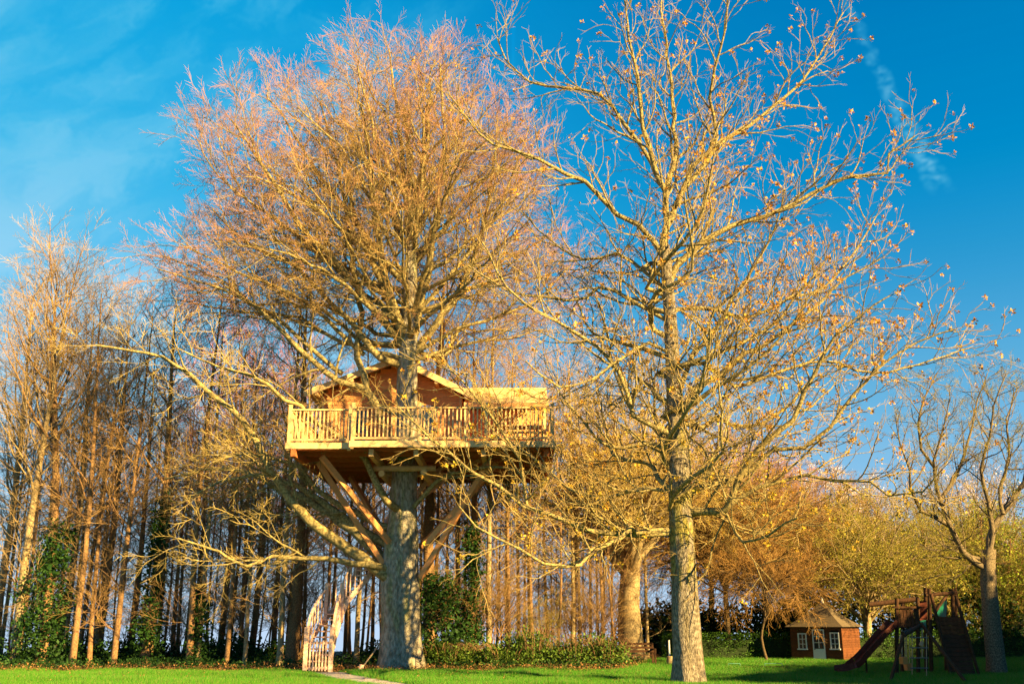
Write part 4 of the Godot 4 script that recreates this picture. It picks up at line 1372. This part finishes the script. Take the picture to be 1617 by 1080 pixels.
	hedge((a + b) / 2, Vector3(a.distance_to(b), 8.3, 2.2), atan2(-(b - a).z, (b - a).x), "tall evergreen screen right of the playground", "dark_leaf", 6.0, "evergreen_screen", 0.45)


func build_playhouse() -> void:
	var o := at(1333, 1046.5, 44.4)
	var turn := -0.74
	var t := thing("playhouse", Vector3(o.x, 0, o.z), "small dark timber playhouse with white door and pointed hipped roof", "playhouse", "", turn)
	# front runs to -x, the lit side runs to -z from the near corner at the origin
	var w := 2.35
	var d := 1.75
	var h := 1.48
	var holes := [[-1.98, -1.58, 0.50, 1.16], [-1.30, -0.76, 0.02, 1.32], [-0.50, -0.10, 0.52, 1.20]]
	var f := group_part(t, "front_wall")
	var rows := 15
	for k in rows:
		var y0 := h * k / rows
		var y1 := h * (k + 1.0) / rows
		var cuts := [-w]
		for q in holes:
			if y1 > q[2] and y0 < q[3]:
				cuts.append(q[0])
				cuts.append(q[1])
		cuts.append(-0.02)
		for c in range(0, cuts.size(), 2):
			var l: float = cuts[c + 1] - cuts[c]
			var m := box(f, "board", Vector3(l, h / rows + 0.012, 0.022), Vector3((cuts[c] + cuts[c + 1]) / 2, (y0 + y1) / 2, 0), kind("shed"))
			m.basis = Basis.from_euler(Vector3(-0.16, 0, 0)) * m.basis
	var s := group_part(t, "side_wall")
	for k in rows:
		var m := box(s, "board", Vector3(0.022, h / rows + 0.012, d), Vector3(-0.012, h * (k + 0.5) / rows, -d / 2 - 0.02), kind("shed"))
		m.basis = Basis.from_euler(Vector3(0, rng.randfn() * 0.004, 0.16)) * m.basis
	box(t, "corner_post", Vector3(0.06, h, 0.06), Vector3(0.005, h / 2, 0.005), M.shed2)
	box(t, "back_wall", Vector3(w - 0.1, h, 0.03), Vector3(-w / 2, h / 2, -d), M.shed0)
	box(t, "left_wall", Vector3(0.03, h, d - 0.1), Vector3(-w, h / 2, -d / 2), M.shed0)
	# hipped roof, slightly bell shaped
	var c := Vector3(-w / 2, 0, -d / 2)
	for k in 4:
		var b := Buf.new()
		var st := 5
		for q in st:
			var fa := float(q) / st
			var fb := float(q + 1) / st
			var ring := func(u: float) -> Array:
				var e := 1.0 - u
				var y := h - 0.06 + 1.08 * (u * 0.75 + 0.25 * u * u)
				var hx := (w / 2 + 0.16) * e
				var hz := (d / 2 + 0.16) * e
				var cs := [Vector3(hx, y, hz), Vector3(hx, y, -hz), Vector3(-hx, y, -hz), Vector3(-hx, y, hz)]
				return [c + cs[k], c + cs[(k + 1) % 4]]
			var A: Array = ring.call(fa)
			var E: Array = ring.call(fb)
			b.quad(A[0], E[0], E[1], A[1])
		part(t, "roof", b.mesh(), M.shingle)
	var fin := Buf.new()
	fin.tube(PackedVector3Array([c + UP * (h + 0.9), c + UP * (h + 1.12), c + UP * (h + 1.2)]), PackedFloat32Array([0.09, 0.05, 0.0]), 8)
	part(t, "finial", fin.mesh(), M.white)
	for k in 3:
		var q: Array = holes[k]
		var door := k == 1
		var g := group_part(t, "door" if door else "window")
		var cx: float = (q[0] + q[1]) / 2
		var ww: float = q[1] - q[0]
		var y0: float = q[2]
		var y1: float = q[3]
		for x in [q[0] + 0.02, q[1] - 0.02]:
			box(g, "frame", Vector3(0.05, y1 - y0, 0.06), Vector3(x, (y0 + y1) / 2, 0.02), M.white)
		box(g, "frame", Vector3(ww - 0.09, 0.05, 0.058), Vector3(cx, y1 - 0.025, 0.02), M.white)
		if door:
			box(g, "panel", Vector3(ww - 0.09, 0.5, 0.05), Vector3(cx, y0 + 0.25, 0.015), M.white)
			box(g, "moulding", Vector3(ww - 0.22, 0.30, 0.02), Vector3(cx, y0 + 0.26, 0.036), M.white)
			box(g, "handle", Vector3(0.03, 0.03, 0.05), Vector3(q[0] + 0.08, y0 + 0.48, 0.06), M.slate)
			y0 += 0.5
		else:
			box(g, "sill", Vector3(ww + 0.08, 0.05, 0.11), Vector3(cx, y0 - 0.005, 0.04), M.white)
		box(g, "mullion", Vector3(0.025, y1 - y0 - 0.06, 0.03), Vector3(cx, (y0 + y1) / 2, 0.022), M.white)
		for r in [1, 2]:
			box(g, "muntin", Vector3(ww - 0.09, 0.022, 0.027), Vector3(cx, lerpf(y0, y1 - 0.04, r / 3.0), 0.022), M.white)
		for r in 3:
			for l in 2:
				box(g, "pane", Vector3(ww / 2 - 0.06, (y1 - y0) / 3 - 0.03, 0.008), Vector3(cx + (l - 0.5) * (ww / 2 - 0.02), lerpf(y0, y1 - 0.04, (r + 0.5) / 3.0), 0.008), M.glass)


func build_playground() -> void:
	var D := 33.3
	var O := ground(1470, D)
	var t := thing("climbing_frame", O, "dark timber climbing frame with red-brown slide, plank wall and green sail", "climbing frame")
	var W := func(px: float, py: float, d: float) -> Vector3:
		return at(px, py, d) - O
	var leg := func(called: String, p: Vector3, q: Vector3, r: float, m: Material) -> void:
		log_bar(t, called, p, q, r, m, 8)
	var foot := func(px: float, d: float) -> Vector3:
		return ground(px, d) - O - UP * 0.05
	# corner posts of the two towers
	for q in [[1415, 1417, 945, 33.0], [1449, 1450, 944, 33.0], [1424, 1426, 952, 34.6], [1462, 1462, 928, 34.4], [1470, 1468, 929, 33.2], [1506, 1505, 930, 33.4], [1511, 1509, 929, 34.6], [1494, 1493, 944, 34.8]]:
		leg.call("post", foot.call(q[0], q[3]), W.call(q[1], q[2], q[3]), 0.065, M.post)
	# logs over the towers
	leg.call("log", W.call(1373, 955, 33.6), W.call(1452, 946, 33.4), 0.075, M.post)
	leg.call("log", W.call(1462, 940, 33.2), W.call(1512, 936, 33.4), 0.06, M.post)
	leg.call("log", W.call(1478, 965, 33.2), W.call(1496, 940, 33.4), 0.05, M.post)
	# platforms with railings of boards
	for k in 9:
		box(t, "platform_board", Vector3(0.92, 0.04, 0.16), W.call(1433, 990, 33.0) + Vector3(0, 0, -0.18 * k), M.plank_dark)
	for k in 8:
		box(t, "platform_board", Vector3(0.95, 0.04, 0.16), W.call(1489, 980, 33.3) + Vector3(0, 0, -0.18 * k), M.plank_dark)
	for k in 6:
		box(t, "rail_board", Vector3(0.09, 0.62, 0.025), W.call(1419.0 + k * 5.6, 974, 32.95), M.post if k % 2 else M.plank_dark)
	box(t, "handrail", Vector3(0.9, 0.06, 0.06), W.call(1433, 959, 32.9), M.post)
	for k in 4:
		box(t, "panel_board", Vector3(0.34, 0.2, 0.03), W.call(1456, 954.0 + k * 9.0, 33.6), M.slide)
	# leaning poles in front of the plank wall
	leg.call("pole", W.call(1471, 938, 32.6), foot.call(1501, 32.4), 0.055, M.post)
	leg.call("pole", W.call(1510, 940, 32.7), foot.call(1546, 32.5), 0.055, M.post)
	# sloping wall of planks
	for k in 13:
		var f := (k + 0.5) / 13.0
		var c: Vector3 = (W.call(1500, 974, 33.0) as Vector3).lerp(W.call(1521, 1066, 32.4), f)
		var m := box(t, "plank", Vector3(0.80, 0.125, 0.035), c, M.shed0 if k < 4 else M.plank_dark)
		m.basis = Basis.from_euler(Vector3(-0.35, 0, 0)) * m.basis
	# green sail
	var b := Buf.new()
	b.quad(W.call(1494, 945, 33.5), W.call(1478, 972, 33.5), W.call(1495, 975, 33.6), W.call(1496, 950, 33.6))
	part(t, "sail", b.mesh(), M.tarp)
	b = Buf.new()
	b.quad(W.call(1453, 980, 33.0), W.call(1452, 994, 33.0), W.call(1464, 996, 33.1), W.call(1463, 979, 33.1))
	part(t, "sail", b.mesh(), M.tarp)
	# slide: a trough swept along a curve
	var sl := Buf.new()
	var p := PackedVector3Array([W.call(1413, 984, 33.0), W.call(1396, 1001, 32.9), W.call(1378, 1022, 32.8), W.call(1358, 1044, 32.7), W.call(1347, 1053, 32.6), W.call(1336, 1057, 32.6), W.call(1322, 1058, 32.6)])
	p = smooth_path(p, 0.12, 0.0)
	var sec := [Vector2(-0.24, 0.14), Vector2(-0.25, 0.14), Vector2(-0.25, -0.03), Vector2(0.25, -0.03), Vector2(0.25, 0.14), Vector2(0.24, 0.14), Vector2(0.22, 0.0), Vector2(-0.22, 0.0), Vector2(-0.24, 0.14)]
	for k in p.size() - 1:
		var d := (p[k + 1] - p[k]).normalized()
		var side := d.cross(UP).normalized()
		var up := side.cross(d)
		for q in sec.size() - 1:
			var u: Vector3 = side * sec[q].x + up * sec[q].y
			var v: Vector3 = side * sec[q + 1].x + up * sec[q + 1].y
			sl.quad(p[k] + u, p[k + 1] + u, p[k + 1] + v, p[k] + v)
	part(t, "slide", sl.mesh(), M.slide)
	leg.call("slide_prop", foot.call(1368, 32.8), W.call(1368, 1036, 32.8), 0.035, M.post)
	# swing beam on crossed legs towards the camera
	var near := 29.4
	leg.call("swing_leg", W.call(1427, 1004, near), foot.call(1402, near - 0.4), 0.05, M.post)
	leg.call("swing_leg", W.call(1455, 984, near + 0.6), foot.call(1527, near - 0.6), 0.05, M.post)
	leg.call("swing_beam", W.call(1426, 1000, near), W.call(1450, 990, 32.9), 0.055, M.post)
	leg.call("swing_beam", W.call(1455, 987, near + 0.6), W.call(1428, 1004, near), 0.05, M.post)
	# rope ladder and swings
	for x in [-0.2, 0.22]:
		bar(t, "ladder_rope", W.call(1452, 1000, 31.0) + Vector3(x, 0, 0), W.call(1452, 1074, 31.0) + Vector3(x, 0, 0), 0.02, 0.02, M.rope)
	for k in 5:
		log_bar(t, "rung", W.call(1452, 1007.0 + k * 16.0, 31.0) + Vector3(-0.26, 0, 0), W.call(1452, 1007.0 + k * 16.0, 31.0) + Vector3(0.27, 0, 0), 0.018, M.rung, 6)
	for q in [[1428, 1043, 30.8], [1435, 1053, 31.4]]:
		var c: Vector3 = W.call(q[0], q[1], q[2])
		box(t, "swing_seat", Vector3(0.16, 0.20, 0.3), c, M.seat)
		for z in [-0.12, 0.12]:
			bar(t, "swing_rope", c + Vector3(0, 0.05, z), W.call(q[0], 1001, q[2]) + Vector3(0, 0.04, z), 0.016, 0.016, M.rope)
	for q in [[1455, 1020, 31.6], [1423, 1010, 31.4]]:
		log_bar(t, "rope_knot", W.call(q[0], q[1], q[2]), W.call(q[0] + 2, q[1] - 7, q[2]), 0.06, M.rope, 8)
		bar(t, "climbing_rope", W.call(q[0] + 2, q[1] + 20, q[2]), W.call(q[0] + 2, 994, q[2]), 0.025, 0.025, M.rope)


func build_small_things() -> void:
	# bench
	var b := thing("park_bench", ground(1009, 39.6), "dark slatted wooden bench in front of the old broad trunk", "bench", "", 0.06)
	for k in 4:
		box(b, "seat_slat", Vector3(1.25, 0.03, 0.09), Vector3(0, 0.43, 0.2 - k * 0.115), M.post)
	for k in 3:
		box(b, "back_slat", Vector3(1.25, 0.085, 0.03), Vector3(0, 0.56 + k * 0.13, -0.22 - k * 0.03), M.post)
	for s in [-1, 1]:
		box(b, "leg", Vector3(0.07, 0.62, 0.07), Vector3(0.59 * s, 0.31, 0.22), M.post)
		box(b, "leg", Vector3(0.07, 0.88, 0.07), Vector3(0.59 * s, 0.44, -0.28), M.post)
		box(b, "armrest", Vector3(0.08, 0.04, 0.56), Vector3(0.59 * s, 0.64, -0.02), M.post)
	# white marker post on a small stump
	var p := thing("marker_post", ground(1058, 40.5), "thin white post beside the front tree's trunk, right of the bench", "post")
	log_bar(p, "pole", Vector3(0, -0.05, 0), Vector3(0, 0.95, 0), 0.035, M.white)
	var s := thing("tree_stump", ground(1060, 39.9), "short cut stump at the foot of the thin white post", "stump")
	var sp := smooth_path(PackedVector3Array([Vector3(0, -0.1, 0), Vector3(0, 0.15, 0), Vector3(0, 0.36, 0)]), 0.1, 0.0)
	part(s, "wood", trunk_shape(sp, taper(sp.size(), 0.19, 0.15), 14, 0.1, 0.2, 0.1, 4), M.bark_pale)
	log_bar(s, "cut_top", Vector3(0, 0.35, 0), Vector3(0, 0.375, 0), 0.14, M.larch1, 14)
	# low frames lying in the grass
	for q in [[1160, 1150, 1168, 37.6], [1222, 1207, 1234, 37.6]]:
		var f := thing("low_goal", ground(q[0], q[3]), "low pale green tube frame on the grass, %s of two" % ("left" if q[0] < 1200 else "right"), "goal frame", "low tube frames on the lawn")
		var wd: float = (q[2] - q[1]) / 44.0
		log_bar(f, "upright", Vector3(-wd / 2, -0.02, 0), Vector3(-wd / 2, 0.20, 0), 0.011, M.pipe, 6)
		log_bar(f, "upright", Vector3(wd / 2, -0.02, 0), Vector3(wd / 2, 0.20, 0), 0.011, M.pipe, 6)
		log_bar(f, "crossbar", Vector3(-wd / 2, 0.20, 0), Vector3(wd / 2, 0.20, 0), 0.011, M.pipe, 6)
	var e := thing("wooden_edging", ground(1195, 37.3), "long low brown timber edging on the lawn below the tube frames", "edging")
	box(e, "timber", Vector3(2.3, 0.09, 0.1), Vector3(0, 0.07, 0), M.shed1)
	# rope from the big tree to a peg
	var r := thing("guy_rope", ground(570, 35.6), "pale rope slanting from the big trunk to a reddish peg in the ground", "rope")
	bar(r, "rope", Vector3(0, 0.1, 0), at(603, 1012, 36.2) - r.position, 0.035, 0.035, M.rope)
	log_bar(r, "peg", Vector3(-0.05, -0.05, 0), Vector3(0.02, 0.24, 0), 0.09, M.stair, 8)


func build_undergrowth() -> void:
	# bramble bank right of the big tree
	var lab := "low green bramble clump in the bank between big tree and old broad trunk"
	for k in 11:
		var px := 685.0 + k * 28.0 + rng.randf_range(-8, 8)
		var hh := rng.randf_range(0.8, 1.35) * (1.0 if k > 3 else 0.85)
		var t := thing("bramble_clump", ground(px, rng.randf_range(38.3, 39.6)), lab, "bramble", "bramble clumps in the bank")
		leaf_cloud(t, "leaves", "bramble", 190, func() -> Vector3:
			var d := rv().normalized() * pow(rng.randf(), 0.4)
			return Vector3(d.x * 0.95, absf(d.y) * hh, d.z * 0.75), 0.7, 1.3)
		var b := Buf.new()
		for q in 26:
			var a := rng.randf() * TAU
			var o := Vector3(cos(a) * 0.6, 0, sin(a) * 0.4) * rng.randf()
			var out := Vector3(cos(a), 0, sin(a)) * 0.5
			b.tube(PackedVector3Array([o, o + out * 0.4 + UP * hh * 0.7, o + out + UP * hh * 1.05, o + out * 1.6 + UP * hh * 0.8]), PackedFloat32Array([0.012, 0.01, 0.008, 0.005]), 3)
		part(t, "stems", b.mesh(), M.bark_brown, Vector3.ZERO, true)
	# evergreen undergrowth among the trunks on the left
	for k in 11:
		var px := rng.randf_range(-10, 640)
		var t := thing("evergreen_bush", ground(px, rng.randf_range(40.0, 46.0)), "dark green low bush among the trunks of the left wood", "bush", "dark bushes on the floor of the left wood")
		var hh := rng.randf_range(0.5, 1.2)
		leaf_cloud(t, "foliage", "ivy", 130, func() -> Vector3:
			var d := rv().normalized() * pow(rng.randf(), 0.4)
			return Vector3(d.x * 1.0, absf(d.y) * hh, d.z * 0.8))
	# ivy and leaf litter that cover the floor
	var g := thing("ground_cover", Vector3(0, 0, -42), "low ivy and nettles covering the floor of the wood", "ground cover")
	g.set_meta("kind", "stuff")
	var xf := []
	for k in 3600:
		var x := rng.randf_range(-30, 6)
		var d := wood_edge(x) + 0.5 + pow(rng.randf(), 1.6) * 12.0
		xf.append(frame(Vector3(x, rng.randf_range(0.02, 0.25), 42 - d), rv() + UP, rng.randf_range(0.4, 0.9)))
	part(g, "ivy_leaves", join("ivy", xf), M.leaf, Vector3.ZERO, true)
	var l := thing("leaf_litter", Vector3(0, 0, -40), "brown fallen leaves along the foot of the wood", "leaf litter")
	l.set_meta("kind", "stuff")
	xf = []
	for k in 3200:
		var x := rng.randf_range(-30, 7)
		var d := wood_edge(x) - 0.5 + absf(rng.randfn()) * 1.6
		xf.append(frame(Vector3(x, rng.randf_range(0.0, 0.07), 40 - d), UP + rv(0.3), rng.randf_range(0.35, 0.8)))
	for k in 500:
		# and round the foot of the big tree
		var a := rng.randf() * TAU
		var rr := 0.75 + absf(rng.randfn()) * 0.6
		xf.append(frame(Vector3(-3.83 + cos(a) * rr, rng.randf_range(0.0, 0.06), 40 - 36.5 + sin(a) * rr), UP + rv(0.3), rng.randf_range(0.35, 0.7)))
	for k in 450:
		var x := rng.randf_range(-20, 8)
		xf.append(frame(Vector3(x, rng.randf_range(0.02, 0.1), 40 - rng.randf_range(28, 37)), UP + rv(0.3), rng.randf_range(0.2, 0.5)))
	part(l, "leaves", join("litter", xf), M.leaf, Vector3.ZERO, true)


func build_grass() -> void:
	var mm := MultiMesh.new()
	mm.transform_format = MultiMesh.TRANSFORM_3D
	var n := 62000
	mm.mesh = join("tuft", [Transform3D.IDENTITY, Transform3D(Basis(UP, 1.0), Vector3(0.12, 0, 0.05)), Transform3D(Basis(UP, 2.0), Vector3(-0.1, 0, 0.1)), Transform3D(Basis(UP, 3.0), Vector3(0.02, 0, -0.13))])
	mm.instance_count = n
	var noise := FastNoiseLite.new()
	noise.seed = 3
	noise.frequency = 0.35
	for k in n:
		var d := lerpf(25.5, 47.0, pow(rng.randf(), 1.2))
		var x := rng.randf_range(-0.57, 0.57) * d
		var tries := 0
		while (d > wood_edge(x) + 0.25 * rng.randfn() or on_path(x, d)) and tries < 6:
			d = lerpf(25.5, 47.0, rng.randf())
			x = rng.randf_range(-0.57, 0.57) * d
			tries += 1
		var s := (0.62 + 0.55 * noise.get_noise_2d(x, d)) * rng.randf_range(0.7, 1.3)
		if tries >= 6:
			s = 0.05
		mm.set_instance_transform(k, Transform3D(Basis(UP, rng.randf() * TAU).scaled(Vector3(1, maxf(s, 0.05), 1)), Vector3(x, 0.0, -d)))
	var o := MultiMeshInstance3D.new()
	o.name = "grass"
	o.multimesh = mm
	o.material_override = M.leaf
	add_child(o, true)
	tag(o, "bright green rough grass of the lawn", "grass")
	o.set_meta("kind", "stuff")


func on_path(x: float, d: float) -> bool:
	# the gravel path from the stair's foot towards the lower right
	var a := at(512, 1063, 35.6)
	var b := at(680, 1090, 26.0)
	var f := clampf((-d - a.z) / (b.z - a.z), 0.0, 1.0)
	return -d > a.z - 1.0 and absf(x - lerpf(a.x, b.x, f * f * 0.35 + f * 0.65)) < 0.6
